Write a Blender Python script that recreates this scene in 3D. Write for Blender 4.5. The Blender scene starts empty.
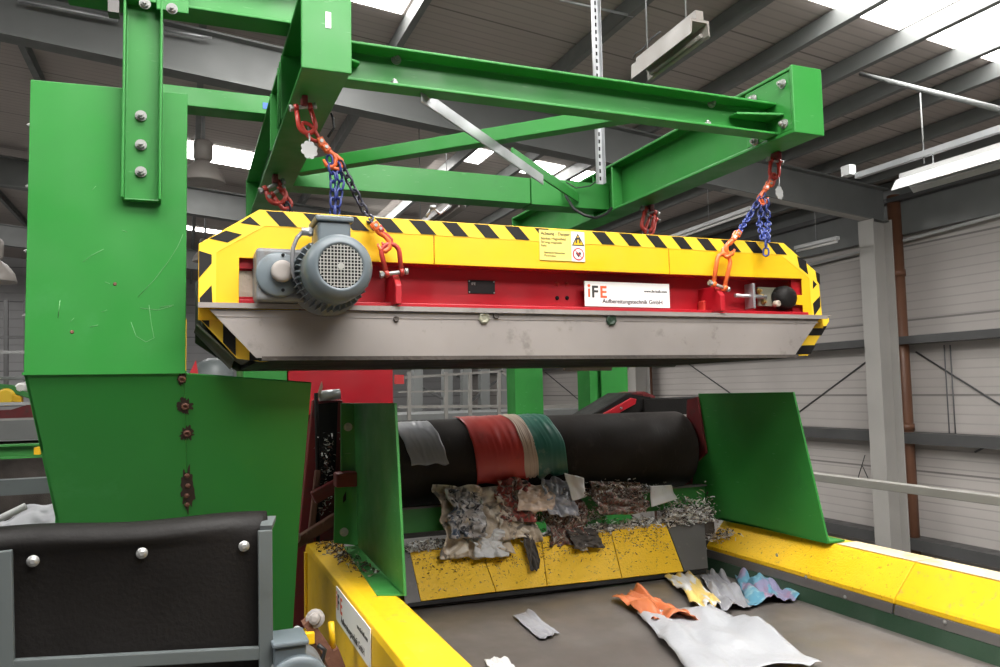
import bpy, bmesh, math, random
from mathutils import Vector, Matrix, noise
R0 = random.Random(7)
scn = bpy.context.scene
COL = scn.collection
PI = math.pi
V = Vector
# ---------------------------------------------------------------- camera frame
F, CX, CY = 782.0, 500.0, 333.5
CAM = V((0, 0, 3.2))
ya = V((-314, 62.5, F)).normalized()
xa = V((1950, 15.5, F)); xa = (xa - ya * xa.dot(ya)).normalized()
za = xa.cross(ya)
if za.y > 0: za = -za
def ray(px, py):
    c = V((px - CX, py - CY, F))
    return V((xa.dot(c), ya.dot(c), za.dot(c)))
def at(px, py, X=None, Y=None, Z=None, P=None):
    """world point on the view ray of a photo pixel, on a given world plane"""
    d = ray(px, py)
    if X is not None: t = X / d.x
    elif Y is not None: t = Y / d.y
    elif Z is not None: t = (Z - CAM.z) / d.z
    else:
        p0, n = P
        t = (p0 - CAM).dot(n) / d.dot(n)
    return CAM + d * t
cam = bpy.data.cameras.new('camera'); co = bpy.data.objects.new('camera', cam); COL.objects.link(co)
right = V((xa.x, ya.x, za.x)); down = V((xa.y, ya.y, za.y)); fwd = V((xa.z, ya.z, za.z))
m = Matrix.Identity(4)
for i in range(3):
    m[i][0] = right[i]; m[i][1] = -down[i]; m[i][2] = -fwd[i]; m[i][3] = CAM[i]
co.matrix_world = m
cam.sensor_width = 36; cam.lens = F * 36 / 1000; cam.clip_start = .05; cam.clip_end = 200
scn.camera = co

# ---------------------------------------------------------------- materials
def newmat(name):
    mt = bpy.data.materials.new(name); mt.use_nodes = True
    nt = mt.node_tree; b = nt.nodes['Principled BSDF']
    return mt, nt, b
def N(nt, typ, **kw):
    n = nt.nodes.new(typ)
    for k, v in kw.items():
        if k.startswith('_'): n.inputs[int(k[1:])].default_value = v
        else: setattr(n, k, v)
    return n
def mixc(nt, fac, a, b):
    n = nt.nodes.new('ShaderNodeMix'); n.data_type = 'RGBA'
    for s, v in ((n.inputs[0], fac), (n.inputs[6], a), (n.inputs[7], b)):
        if hasattr(v, 'links'): nt.links.new(v, s)
        else: s.default_value = v if not isinstance(v, tuple) else (v + (1,))[:4]
    return n.outputs[2]
def ramp(nt, src, a, b):
    n = nt.nodes.new('ShaderNodeMapRange'); n.inputs[1].default_value = a; n.inputs[2].default_value = b
    nt.links.new(src, n.inputs[0]); return n.outputs[0]
def noi(nt, scale, detail=3, stretch=None, rough=.5):
    g = nt.nodes.new('ShaderNodeNewGeometry'); src = g.outputs['Position']
    if stretch:
        mp = nt.nodes.new('ShaderNodeMapping'); mp.inputs['Scale'].default_value = stretch
        nt.links.new(src, mp.inputs[0]); src = mp.outputs[0]
    n = nt.nodes.new('ShaderNodeTexNoise'); n.inputs['Scale'].default_value = scale
    n.inputs['Detail'].default_value = detail; n.inputs['Roughness'].default_value = rough
    nt.links.new(src, n.inputs['Vector']); return n.outputs[0]
def paint(name, rgb, rough=.45, var=.12, dirt=0, dcol=(.07, .05, .035), dscale=18, thr=.6, scratch=0, scol=(.6, .6, .55),
          metal=0, bump=0, bscale=60, coat=0, rvar=.1, sdir=(1, 1, 8)):
    mt, nt, b = newmat(name)
    c = mixc(nt, ramp(nt, noi(nt, 2.3), .3, .7), tuple(x * (1 - var) for x in rgb), tuple(min(1, x * (1 + var)) for x in rgb))
    if dirt:
        f = ramp(nt, noi(nt, dscale, 6, rough=.65), thr, thr + .12)
        f2 = nt.nodes.new('ShaderNodeMath'); f2.operation = 'MULTIPLY'; f2.inputs[1].default_value = dirt; nt.links.new(f, f2.inputs[0])
        c = mixc(nt, f2.outputs[0], c, dcol)
    if scratch:
        f = ramp(nt, noi(nt, 14, 2, sdir), .70, .74)
        f2 = nt.nodes.new('ShaderNodeMath'); f2.operation = 'MULTIPLY'; f2.inputs[1].default_value = scratch; nt.links.new(f, f2.inputs[0])
        c = mixc(nt, f2.outputs[0], c, scol)
    nt.links.new(c, b.inputs['Base Color'])
    rr = ramp(nt, noi(nt, 7), .3, .7); mr = nt.nodes.new('ShaderNodeMapRange')
    mr.inputs[3].default_value = max(.03, rough - rvar); mr.inputs[4].default_value = min(1, rough + rvar)
    nt.links.new(rr, mr.inputs[0]); nt.links.new(mr.outputs[0], b.inputs['Roughness'])
    b.inputs['Metallic'].default_value = metal
    if coat: b.inputs['Coat Weight'].default_value = coat
    if bump:
        bp = nt.nodes.new('ShaderNodeBump'); bp.inputs['Strength'].default_value = bump; bp.inputs['Distance'].default_value = .01
        nt.links.new(noi(nt, bscale, 4), bp.inputs['Height']); nt.links.new(bp.outputs[0], b.inputs['Normal'])
    return mt
def litter(name, cols, scale=26, rough=.5, bump=.5):
    """patchwork of printed and soiled film: several colours in irregular patches"""
    mt, nt, b = newmat(name)
    c = None
    for k, col in enumerate(cols):
        if c is None: c = col; continue
        g = nt.nodes.new('ShaderNodeNewGeometry'); mp = nt.nodes.new('ShaderNodeMapping'); mp.inputs['Location'].default_value = (k*3.1, k*1.7, k*.9)
        nt.links.new(g.outputs['Position'], mp.inputs[0]); n = nt.nodes.new('ShaderNodeTexNoise'); n.inputs['Scale'].default_value = scale*(.7+.35*k); n.inputs['Detail'].default_value = 5
        n.inputs['Distortion'].default_value = 1.2; nt.links.new(mp.outputs[0], n.inputs['Vector'])
        c = mixc(nt, ramp(nt, n.outputs[0], .54, .60), c, col)
    nt.links.new(c, b.inputs['Base Color']); b.inputs['Roughness'].default_value = rough
    bp = nt.nodes.new('ShaderNodeBump'); bp.inputs['Strength'].default_value = bump; bp.inputs['Distance'].default_value = .008
    nt.links.new(noi(nt, 60, 5), bp.inputs['Height']); nt.links.new(bp.outputs[0], b.inputs['Normal'])
    return mt
def lines(name, rgb, axis, pitch, depth=.5, big=0, linedark=.7, rough=.6, var=.1, duty=.12):
    """sheet material with grooves across one world axis"""
    mt, nt, b = newmat(name)
    g = nt.nodes.new('ShaderNodeNewGeometry'); s = nt.nodes.new('ShaderNodeSeparateXYZ'); nt.links.new(g.outputs['Position'], s.inputs[0])
    def groove(p, d):
        a = nt.nodes.new('ShaderNodeMath'); a.operation = 'DIVIDE'; a.inputs[1].default_value = p; nt.links.new(s.outputs[axis], a.inputs[0])
        f = nt.nodes.new('ShaderNodeMath'); f.operation = 'FRACT'; nt.links.new(a.outputs[0], f.inputs[0])
        l = nt.nodes.new('ShaderNodeMath'); l.operation = 'LESS_THAN'; l.inputs[1].default_value = d; nt.links.new(f.outputs[0], l.inputs[0])
        return l.outputs[0]
    g1 = groove(pitch, duty)
    c = mixc(nt, ramp(nt, noi(nt, .9), .3, .7), tuple(x * (1 - var) for x in rgb), tuple(x * (1 + var) for x in rgb))
    c = mixc(nt, g1, c, tuple(x * linedark for x in rgb))
    if big: c = mixc(nt, groove(big, .025), c, tuple(x * .45 for x in rgb))
    nt.links.new(c, b.inputs['Base Color']); b.inputs['Roughness'].default_value = rough
    bp = nt.nodes.new('ShaderNodeBump'); bp.inputs['Strength'].default_value = depth; bp.inputs['Distance'].default_value = .01; bp.invert = True
    nt.links.new(g1, bp.inputs['Height']); nt.links.new(bp.outputs[0], b.inputs['Normal'])
    return mt
def emit(name, rgb, s):
    mt, nt, b = newmat(name); b.inputs['Base Color'].default_value = rgb + (1,)
    b.inputs['Emission Color'].default_value = rgb + (1,); b.inputs['Emission Strength'].default_value = s
    return mt
M = {}
GREEN = (.027, .205, .035)
M['green'] = paint('green gloss paint', GREEN, .46, .07, .25, (.02, .11, .03), 9, .62, .25, (.25, .45, .25))
M['chutegreen'] = paint('chute green paint', GREEN, .42, .06, .35, (.06, .27, .08), 3, .60)
M['scratch'] = paint('bared scratch', (.11, .30, .11), .5)
M['dgreen'] = paint('worn dark green paint', (.011, .030, .015), .5, .2, .5, (.20, .21, .16), 9, .70, bump=.2)
M['plategreen'] = paint('scuffed green plate', (.040, .215, .045), .42, .1, .6, (.14, .19, .12), 26, .66, .5, (.18, .30, .17))
M['yellow'] = paint('machine yellow paint', (.74, .43, .006), .45, .05, .3, (.35, .20, .02), 8, .66)
M['tapeyellow'] = paint('hazard tape yellow', (.84, .55, .035), .4, .05)
M['dirtyyellow'] = paint('dust-spattered yellow paint', (.78, .47, .006), .55, .08, .85, (.13, .08, .03), 60, .585, bump=.35, bscale=110)
M['guardyellow'] = paint('scuffed guard yellow', (.74, .45, .006), .5, .06, .7, (.42, .27, .10), 28, .585, .3, (.3, .2, .08))
M['glaretop'] = paint('guard top with painted glare', (.66, .55, .36), .5, .2, .7, (.72, .50, .10), 8, .55)  # cream tone paints in the overexposed light on the yellow guard top
M['black'] = paint('black tape', (.012, .011, .011), .5, .2)
M['red'] = paint('red paint', (.36, .006, .014), .4, .12, .3, (.06, .01, .012), 6, .6)
M['darkred'] = paint('dark red dirty paint', (.14, .012, .014), .55, .3, .6, (.05, .03, .025), 12, .52)
M['chainred'] = paint('red lacquered shackle', (.42, .035, .025), .4, .3, .5, (.05, .02, .02), 30, .6)
M['orange'] = paint('orange lacquered hook', (.72, .13, .03), .38, .2)
M['blue'] = paint('blue lacquered chain', (.028, .045, .20), .38, .3)
M['darkchain'] = paint('dark chain', (.03, .03, .05), .4, .3)
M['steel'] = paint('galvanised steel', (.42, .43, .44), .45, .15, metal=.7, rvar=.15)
M['bolt'] = paint('zinc bolt', (.36, .36, .35), .4, .15, metal=.6)
M['shredwhite'] = paint('white paper shreds', (.74, .73, .71), .6, .1)
M['inox'] = paint('dull stainless pan', (.27, .245, .23), .55, .14, .5, (.12, .105, .095), 12, .58, metal=.25, bump=.05, bscale=9, rvar=.12)
M['greymotor'] = paint('grey blue motor paint', (.115, .14, .155), .42, .12, .5, (.07, .062, .05), 9, .58)
M['greygear'] = paint('grey gearbox paint', (.14, .145, .15), .5, .2, .7, (.12, .09, .06), 14, .55)
M['dark'] = paint('dark void', (.010, .010, .010), .7)
M['mesh'] = paint('fan mesh', (.36, .36, .34), .5)
M['rubber'] = paint('black rubber', (.007, .006, .0055), .6, .3, bump=.15, bscale=90)
M['drum'] = paint('drum belt rubber', (.021, .0165, .0145), .8, .3, .5, (.05, .042, .035), 12, .6, sdir=(40, 1, 1), scratch=.6, scol=(.085, .075, .066))
M['belt'] = paint('grey conveyor belt', (.105, .092, .084), .42, .15, .35, (.17, .155, .14), 5, .55, scratch=.35, scol=(.2, .19, .175), sdir=(9, .5, 1))
M['olive'] = paint('olive separator belt', (.085, .098, .072), .5, .2)
M['frame'] = paint('grey painted frame', (.085, .098, .098), .5, .15, .3, (.05, .05, .045), 12, .6)
M['railpaint'] = paint('pale rail paint', (.25, .24, .22), .5, .06)
M['greyplate'] = paint('dark grey worn steel strip', (.115, .108, .105), .45, .2, .5, (.22, .20, .185), 25, .62, metal=.3)
M['rust'] = paint('rusty brown steel', (.13, .055, .035), .7, .35, .6, (.30, .2, .12), 25, .6, bump=.3)
M['burn'] = paint('burnt weld mark', (.03, .017, .012), .7, .4)
M['white'] = paint('white sticker', (.72, .71, .69), .5, .05)
M['paper'] = paint('grubby white film', (.55, .545, .54), .55, .1, .4, (.4, .36, .3), 14, .6)
M['film'] = paint('dirty plastic film', (.40, .34, .27), .4, .35, .75, (.13, .11, .10), 16, .52, bump=.3, bscale=50)
M['greyfilm'] = paint('grey translucent film', (.25, .25, .27), .4, .3)
M['redcloth'] = paint('red plastic film', (.42, .035, .028), .42, .25, .4, (.14, .02, .02), 12, .6)
M['tealfilm'] = paint('teal film', (.035, .16, .12), .4, .4, .6, (.35, .38, .33), 12, .58)
M['cream'] = paint('cream film', (.48, .36, .28), .5, .2)
M['orangefilm'] = paint('orange film', (.50, .14, .05), .45, .3)
M['bluefilm'] = paint('blue film', (.09, .24, .33), .4, .4, .6, (.5, .6, .55), 10, .55)
M['pinkfilm'] = paint('violet red film', (.20, .19, .30), .45, .4, .6, (.4, .10, .10), 12, .55)
M['tanfilm'] = paint('yellow film', (.60, .44, .14), .45, .3)
M['heapfilm'] = litter('soiled heap film', [(.46,.38,.29),(.30,.24,.18),(.62,.56,.48),(.14,.12,.10)], 7)
M['tornred'] = litter('torn red film scraps', [(.27,.045,.035),(.17,.12,.09),(.40,.33,.28),(.05,.035,.03)], 16)
M['bagfilm'] = paint('white bag film', (.36, .365, .385), .45, .12, .3, (.2, .2, .2), 9, .6, bump=.4, bscale=22)
M['bluepiece'] = litter('printed blue grey film', [(.30,.27,.25),(.06,.08,.12),(.45,.43,.42),(.02,.02,.025)], 12)
M['scrapmix'] = litter('shaggy scraps', [(.16,.12,.09),(.05,.035,.025),(.33,.29,.25),(.02,.017,.015),(.17,.05,.035)], 30, .7, .9)
M['bluepiece_'] = paint('blue printed film', (.10, .14, .22), .4, .4, .8, (.02, .025, .03), 25, .5)
M['grime'] = paint('dark grime', (.06, .05, .043), .8, .4, bump=.5)
M['platesteel'] = paint('bearing plate', (.27, .265, .20), .45, .2, metal=.4)
M['brass'] = paint('brass nipple', (.55, .40, .16), .35, .1, metal=.8)
M['stickeryellow'] = paint('pale yellow sticker', (.80, .64, .16), .45, .04)
M['inkred'] = paint('sticker red ink', (.55, .03, .03), .5, .02)
M['inkdark'] = paint('sticker dark ink', (.03, .028, .025), .5, .02)
M['inkorange'] = paint('logo red orange', (.72, .10, .03), .5, .02)
M['bluesticker'] = paint('blue label', (.03, .12, .55), .5, .02)
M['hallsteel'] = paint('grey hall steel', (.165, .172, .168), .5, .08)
M['darksteel'] = paint('dark grey hall steel', (.075, .075, .075), .5, .1)
M['columnpaint'] = paint('pale column paint', (.40, .385, .36), .5, .06)
M['pvc'] = paint('brown downpipe', (.15, .066, .036), .5, .08)
M['fixture'] = paint('white enamel fixture', (.45, .455, .45), .4, .05)
M['fixturegrey'] = paint('dusty fixture', (.27, .245, .225), .5, .05)
M['cable'] = paint('black cable', (.012, .012, .013), .45)
M['greycable'] = paint('grey cable', (.13, .13, .135), .45)
M['roof'] = lines('trapezoid roof sheet', (.46, .405, .375), 1, .115, .5, .92, .84, duty=.2)
M['wall'] = lines('ribbed wall panel', (.50, .465, .44), 2, .115, .6, 1.0, .84, duty=.16)
M['backwall'] = lines('ribbed far wall panel', (.50, .50, .51), 2, .25, .5, 1.0, .85)
M['concrete'] = paint('concrete floor', (.22, .21, .20), .75, .2, .4, (.12, .11, .1), 3, .55, bump=.2)
M['sky'] = emit('rooflight pane', (1.0, .985, .96), 15)
M['window'] = emit('bright far window pane', (1.0, .99, .97), 6)
for k_, s_ in (('rubber', .22), ('drum', .25), ('black', .3), ('dark', .2), ('chutegreen', .35), ('green', .38)): M[k_].node_tree.nodes['Principled BSDF'].inputs['Specular IOR Level'].default_value = s_
# ---------------------------------------------------------------- mesh builder
def rootloc(p):
    l = V((0, 0, 0))
    while p is not None:
        l += p.location; p = p.parent
    return l
class MB:
    def __init__(s): s.v = []; s.f = []; s.m = []; s.cur = 0; s.sm = []
    def mat(s, i): s.cur = i; return s
    def face(s, idx, smooth=False): s.f.append(idx); s.m.append(s.cur); s.sm.append(smooth)
    def add(s, pts): n = len(s.v); s.v += [V(p) for p in pts]; return n
    def box(s, x0, x1, y0, y1, z0, z1):
        n = s.add([(x0,y0,z0),(x1,y0,z0),(x1,y1,z0),(x0,y1,z0),(x0,y0,z1),(x1,y0,z1),(x1,y1,z1),(x0,y1,z1)])
        for q in ((0,3,2,1),(4,5,6,7),(0,1,5,4),(1,2,6,5),(2,3,7,6),(3,0,4,7)): s.face([n+i for i in q])
        return s
    def prism(s, pts, ext):
        """closed polygon swept along ext"""
        ext = V(ext); k = len(pts); n = s.add(pts); s.add([V(p) + ext for p in pts])
        s.face([n+i for i in range(k)]); s.face([n+k+i for i in reversed(range(k))])
        for i in range(k):
            j = (i+1) % k; s.face([n+i, n+k+i, n+k+j, n+j])
        return s
    def poly(s, pts):
        n = s.add(pts); s.face(list(range(n, n+len(pts)))); return s
    def hexa(s, a, b):
        """solid between two matching quads"""
        n = s.add(list(a) + list(b))
        s.face([n,n+1,n+2,n+3]); s.face([n+7,n+6,n+5,n+4])
        for i in range(4):
            j = (i+1) % 4; s.face([n+i, n+4+i, n+4+j, n+j])
        return s
    def bar(s, p, q, w, h, up=(0, 0, 1)):
        """rectangular bar from p to q, w across and h along up"""
        p, q = V(p), V(q); d = (q-p).normalized(); u = V(up); u = (u - d*u.dot(d)).normalized(); x = d.cross(u)
        a = [p + x*sx*w/2 + u*sy*h/2 for sx, sy in ((-1,-1),(1,-1),(1,1),(-1,1))]
        b = [c + (q-p) for c in a]
        return s.hexa(a, b)
    def rings(s, rs, closed=False, caps=True, smooth=True):
        n0 = None; k = len(rs[0]); base = len(s.v)
        for r in rs: s.add(r)
        L = len(rs)
        for a in range(L if closed else L-1):
            b = (a+1) % L
            for i in range(k):
                j = (i+1) % k; s.face([base+a*k+i, base+a*k+j, base+b*k+j, base+b*k+i], smooth)
        if caps and not closed:
            s.face([base+i for i in reversed(range(k))]); s.face([base+(L-1)*k+i for i in range(k)])
        return s
    def cyl(s, p, q, r, seg=20, r2=None, smooth=True):
        p, q = V(p), V(q); return s.tube([p, q], [r, r if r2 is None else r2], seg, smooth=smooth)
    def tube(s, path, r, seg=8, closed=False, smooth=True, caps=True):
        path = [V(p) for p in path]; L = len(path); rs = []
        if not isinstance(r, (list, tuple)): r = [r]*L
        prev = None
        for i, p in enumerate(path):
            a = path[i-1] if (i > 0 or closed) else p; b = path[(i+1) % L] if (i < L-1 or closed) else p
            d = (b-a).normalized()
            if prev is None:
                u = V((0,0,1)) if abs(d.z) < .9 else V((1,0,0))
            else: u = prev
            u = (u - d*u.dot(d)).normalized(); prev = u; w = d.cross(u)
            rs.append([p + (u*math.cos(2*PI*k/seg) + w*math.sin(2*PI*k/seg))*r[i] for k in range(seg)])
        return s.rings(rs, closed, caps, smooth)
    def lathe(s, c, axis, prof, seg=28, smooth=True):
        """prof: list of (distance along axis, radius)"""
        c = V(c); d = V(axis).normalized(); u = V((0,0,1)) if abs(d.z) < .9 else V((1,0,0)); u = (u-d*u.dot(d)).normalized(); w = d.cross(u)
        rs = [[c + d*t + (u*math.cos(2*PI*k/seg)+w*math.sin(2*PI*k/seg))*max(r,1e-4) for k in range(seg)] for t, r in prof]
        return s.rings(rs, False, True, smooth)
    def bolt(s, c, axis, r=.012, h=.010):
        c = V(c); d = V(axis).normalized()
        s.cyl(c, c + d*h*.3, r*1.35, 14); s.cyl(c + d*h*.3, c + d*h, r, 6, smooth=False); s.cyl(c + d*h, c + d*h*1.6, r*.5, 8); return s
    def ibeam(s, p, q, w, h, tf=.012, tw=.009):
        """I section, p/q on the centre line, web vertical"""
        p, q = V(p), V(q); d = (q-p).normalized(); u = V((0,0,1)); u = (u-d*u.dot(d)).normalized(); x = d.cross(u)
        a, b, c, e = w/2, h/2, tw/2, h/2 - tf
        sec = [(-a,-b),(a,-b),(a,-e),(c,-e),(c,e),(a,e),(a,b),(-a,b),(-a,e),(-c,e),(-c,-e),(-a,-e)]
        return s.prism([p + x*i + u*j for i, j in sec], q - p)
    def grid(s, fn, nu, nv, smooth=True):
        b = len(s.v)
        for j in range(nv+1):
            for i in range(nu+1): s.v.append(V(fn(i/nu, j/nv)))
        for j in range(nv):
            for i in range(nu):
                a = b + j*(nu+1) + i; s.face([a, a+1, a+nu+2, a+nu+1], smooth)
        return s
    def build(s, name, mats, parent=None, bevel=0, solid=0, fix=True, seg=2):
        if not isinstance(mats, (list, tuple)): mats = [mats]
        if parent is None:
            lo = V((min(v.x for v in s.v), min(v.y for v in s.v), min(v.z for v in s.v))); hi = V((max(v.x for v in s.v), max(v.y for v in s.v), 0))
            loc = V(((lo.x+hi.x)/2, (lo.y+hi.y)/2, lo.z)); off = loc
        else: loc = V((0,0,0)); off = rootloc(parent)
        me = bpy.data.meshes.new(name); me.from_pydata([v - off for v in s.v], [], s.f); me.update()
        for mt in mats: me.materials.append(M[mt] if isinstance(mt, str) else mt)
        for p, mi, sm in zip(me.polygons, s.m, s.sm): p.material_index = mi; p.use_smooth = sm
        if fix:
            bm = bmesh.new(); bm.from_mesh(me); bmesh.ops.recalc_face_normals(bm, faces=bm.faces); bm.to_mesh(me); bm.free()
        o = bpy.data.objects.new(name, me); COL.objects.link(o); o.location = loc
        if parent is not None: o.parent = parent
        if solid:
            md = o.modifiers.new('thickness', 'SOLIDIFY'); md.thickness = solid; md.offset = 0
        if bevel:
            md = o.modifiers.new('edge', 'BEVEL'); md.width = bevel; md.segments = seg; md.limit_method = 'ANGLE'; md.angle_limit = math.radians(40)
        return o
def tag(o, label=None, cat=None, group=None, kind=None):
    if label: o['label'] = label
    if cat: o['category'] = cat
    if group: o['group'] = group
    if kind: o['kind'] = kind
    return o
def thing(name, label, cat, loc, group=None):
    o = bpy.data.objects.new(name, None); COL.objects.link(o); o.location = loc; o.empty_display_size = .1
    return tag(o, label, cat, group)
def struct(name, mb, mats, **k): return tag(mb.build(name, mats, **k), kind='structure')
def text(name, s, parent, pos, size, mat, xdir=(1,0,0), up=(0,0,1), align='LEFT', ext=.0004, bold=0):
    c = bpy.data.curves.new(name, 'FONT'); c.body = s; c.size = size; c.align_x = align; c.extrude = ext; c.offset = bold
    f_ = bpy.data.objects.new(name, c); COL.objects.link(f_); dg_ = bpy.context.evaluated_depsgraph_get()
    me = bpy.data.meshes.new_from_object(f_.evaluated_get(dg_)); bpy.data.objects.remove(f_); bpy.data.curves.remove(c)
    me.materials.clear(); me.materials.append(M[mat]); me.name = name
    o = bpy.data.objects.new(name, me); COL.objects.link(o)
    x, y = V(xdir).normalized(), V(up).normalized(); z = x.cross(y)
    mm = Matrix.Identity(4); p = V(pos) - rootloc(parent)
    for i in range(3): mm[i][0] = x[i]; mm[i][1] = y[i]; mm[i][2] = z[i]; mm[i][3] = p[i]
    o.parent = parent; o.matrix_local = mm
    return o
# ================================================================ HALL
WX = 9.0                                    # right-hand wall
def roofz(x): return 3.2 + 3.624 - .1*x
def roofat(px, py):
    d = ray(px, py); t = 3.624/(d.z + .1*d.x); return CAM + d*t
struct('floor', MB().box(-16, 9.4, -12, 26, -.2, 0), 'concrete')
struct('ceiling', MB().prism([(-16,-12,roofz(-16)),(9.4,-12,roofz(9.4)),(9.4,-12,roofz(9.4)+.12),(-16,-12,roofz(-16)+.12)], (0,38,0)), 'roof')
struct('wall_right', MB().box(WX, WX+.15, -12, 26, 0, roofz(9)+.0), 'wall')
struct('wall_back', MB().prism([(-16,26,0),(9.15,26,0),(9.15,26,roofz(9.15)),(-16,26,roofz(-16))], (0,.2,0)), 'backwall')
struct('wall_left', MB().box(-16.2, -16, -12, 26, 0, roofz(-16)), 'backwall')
# rooflights
wn = 0
def rooflight(x0, x1, y0, y1):
    global wn; wn += 1
    g = .012
    struct('window_%d' % wn, MB().prism([(x0,y0,roofz(x0)-g),(x1,y0,roofz(x1)-g),(x1,y0,roofz(x1)-.002),(x0,y0,roofz(x0)-.002)], (0,y1-y0,0)), 'sky')
rooflight(.25, 1.80, 4.6, 6.72)
rooflight(4.32, 5.0, 2.4, 4.80); rooflight(5.07, 5.72, 2.4, 4.80); rooflight(5.82, 6.38, 2.4, 4.80); rooflight(6.46, 6.9, 2.4, 4.80)
rooflight(-1.5, 1.05, 11.75, 12.6)
rooflight(3.57, 3.86, 9.72, 10.3); rooflight(4.36, 4.95, 9.72, 10.3); rooflight(5.1, 5.45, 9.72, 10.2)
rooflight(-6.5, -3.5, 1.2, 2.6)  # unseen pane added to bring in light from the left
rooflight(-8, -6.4, 3, 6)  # another unseen pane added for more light
a, b = roofat(187,226), roofat(228,235); rooflight(-1.6, b.x, b.y, a.y)
rooflight(-1.6, 3.0, .1, 1.5)  # unseen pane added overhead for the steep top light
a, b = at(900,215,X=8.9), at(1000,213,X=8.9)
struct('shade_band_1', MB().box(8.88, 8.99, -12, 26, b.z, roofz(9)-.02), 'hallsteel')  # dark strip standing in for the shadow along the top of the wall
# purlins
PURX = [-3.3, -1.6, .12, 1.86, 3.46, 4.28, 5.03, 5.77, 6.42, 6.93, 7.7, 8.4]
PN = {.12:'behind the green hanger post', 1.86:'passing beside the small rooflight', 3.46:'crossing above the perforated cable tray', 4.28:'first beyond the tube light',
      5.03:'second beyond the tube light', 5.77:'running between the bright rooflight panes', 6.42:'under the right rooflight edge', 6.93:'right of the bright rooflight panes', 7.7:'last but one before the ribbed wall', 8.4:'nearest the ribbed wall', -1.6:'behind the green chute', -3.3:'furthest left'}
for x in PURX:
    z = roofz(x) - .012
    mb = MB().prism([(x-.03,-11,z-.15),(x+.035,-11,z-.15),(x+.035,-11,z-.142),(x-.022,-11,z-.142),(x-.022,-11,z-.006),(x+.03,-11,z),(x+.03,-11,z),(x-.03,-11,z+.004)], (0,36.8,0))
    tag(mb.build('roof_purlin', 'hallsteel'), 'grey roof purlin ' + PN[x], 'purlin', 'roof purlins')
# portal frames: rafter + column
def column(y, x=8.55, lab=''):
    t = thing('steel_column', lab, 'column', (x, y, 0), 'steel columns along the ribbed wall')
    MB().prism([(x-.15,y-.12,.0),(x+.15,y-.12,.0),(x+.15,y-.105,.0),(x-.135,y-.105,0)] , (0,0,.001))
    mb = MB(); a, b, c = .17, .125, .018
    mb.box(x-a, x-a+c, y-b, y+b, 0, 5.35); mb.box(x+a-c, x+a, y-b, y+b, 0, 5.35); mb.box(x-a+c, x+a-c, y-.008, y+.008, 0, 5.35)
    mb.build('shaft', 'columnpaint', t, .003)
    MB().box(x-.26, x+.26, y-.2, y+.2, 0, .03).build('base_plate', 'hallsteel', t)
    return t
def rafter(y, lab):
    mb = MB(); x0, x1 = 8.72, -15.9; dz = .17; h = .46
    zt = lambda x: roofz(x) - dz
    for (a, b) in ((0, .02), (h-.02, h)):
        mb.prism([(x0,y-.1,zt(x0)-b),(x1,y-.1,zt(x1)-b),(x1,y-.1,zt(x1)-a),(x0,y-.1,zt(x0)-a)], (0,.2,0))
    mb.prism([(x0,y-.008,zt(x0)-h),(x1,y-.008,zt(x1)-h),(x1,y-.008,zt(x1)),(x0,y-.008,zt(x0))], (0,.016,0))
    t = thing('roof_rafter', lab, 'rafter', (0, y, zt(0)-h), 'roof rafters')
    mb.build('beam', 'hallsteel', t)
    hb = MB().prism([(8.72,y-.07,5.35),(8.38,y-.07,5.35),(6.1,y-.07,zt(6.1)-h),(8.72,y-.07,zt(8.72)-h)], (0,.14,0)); hb.build('haunch', 'columnpaint', t)
CY0 = at(875, 380, X=8.4).y
column(CY0, lab='pale steel column beside the brown downpipe'); column(CY0+6, lab='pale steel column seen below the separator, second along the wall'); column(CY0+12, lab='pale steel column farthest along the ribbed wall')
rafter(CY0, 'deep grey rafter crossing behind the green gantry'); rafter(CY0+6, 'grey rafter next behind the deep one'); rafter(CY0+12, 'grey rafter farthest down the hall')
def pipe(y, lab):
    t = thing('downpipe', lab, 'pipe', (8.85, y, 0), 'brown downpipes')
    MB().cyl((8.85,y,0),(8.85,y,5.7),.085,20).build('pipe', 'pvc', t)
    for z in (2.55, 4.6): MB().cyl((8.85,y,z),(8.85,y,z+.09),.097,20).build('socket', 'pvc', t)
PY0 = at(904, 380, X=8.85).y
pipe(PY0, 'brown downpipe running down beside the pale column'); pipe(PY0+6.2, 'brown downpipe farther along the ribbed wall')
# girts on the wall
def girt(z, lab, h=.13):
    mb = MB(); mb.prism([(8.72,-11,z),(8.99,-11,z),(8.99,-11,z+.012),(8.735,-11,z+.012),(8.735,-11,z+h),(8.99,-11,z+h),(8.99,-11,z+h+.012),(8.72,-11,z+h+.012)], (0,36.8,0))
    tag(mb.build('wall_girt', 'darksteel'), lab, 'girt', 'dark wall girts')
girt(at(960, 447, X=8.72).z, 'dark horizontal girt at mid height of the ribbed wall')
girt(at(960, 340, X=8.72).z, 'dark horizontal girt level with the separator pan', .09)
girt(at(960, 560, X=8.72).z, 'dark horizontal girt low behind the yellow guard')
tag(MB().box(8.76,8.95,-11,25.8,5.60,5.66).build('wall_girt', 'darksteel'), 'dark horizontal eaves girt at the top of the ribbed wall', 'girt', 'dark wall girts')
# bracing rods
def rod(p, q, lab, r=.012, mat='darksteel'):
    return tag(MB().cyl(p, q, r, 8).build('bracing_rod', mat), lab, 'rod', 'wall bracing rods')
rod(at(866,362,X=8.99), at(799,412,X=8.99), 'thin diagonal rod left of the pale column')
rod(at(916,352,X=8.99), at(1010,411,X=8.99), 'thin diagonal rod right of the brown downpipe')
rod(at(680,358,X=8.99), at(740,400,X=8.99), 'thin diagonal rod below the separator pan')
rod(at(545,372,X=8.99), at(585,405,X=8.99), 'thin diagonal rod between the green gantry legs')
rod(at(1010,435,X=8.99), at(975,452,X=8.99), 'short diagonal rod at the right picture edge')
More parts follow.
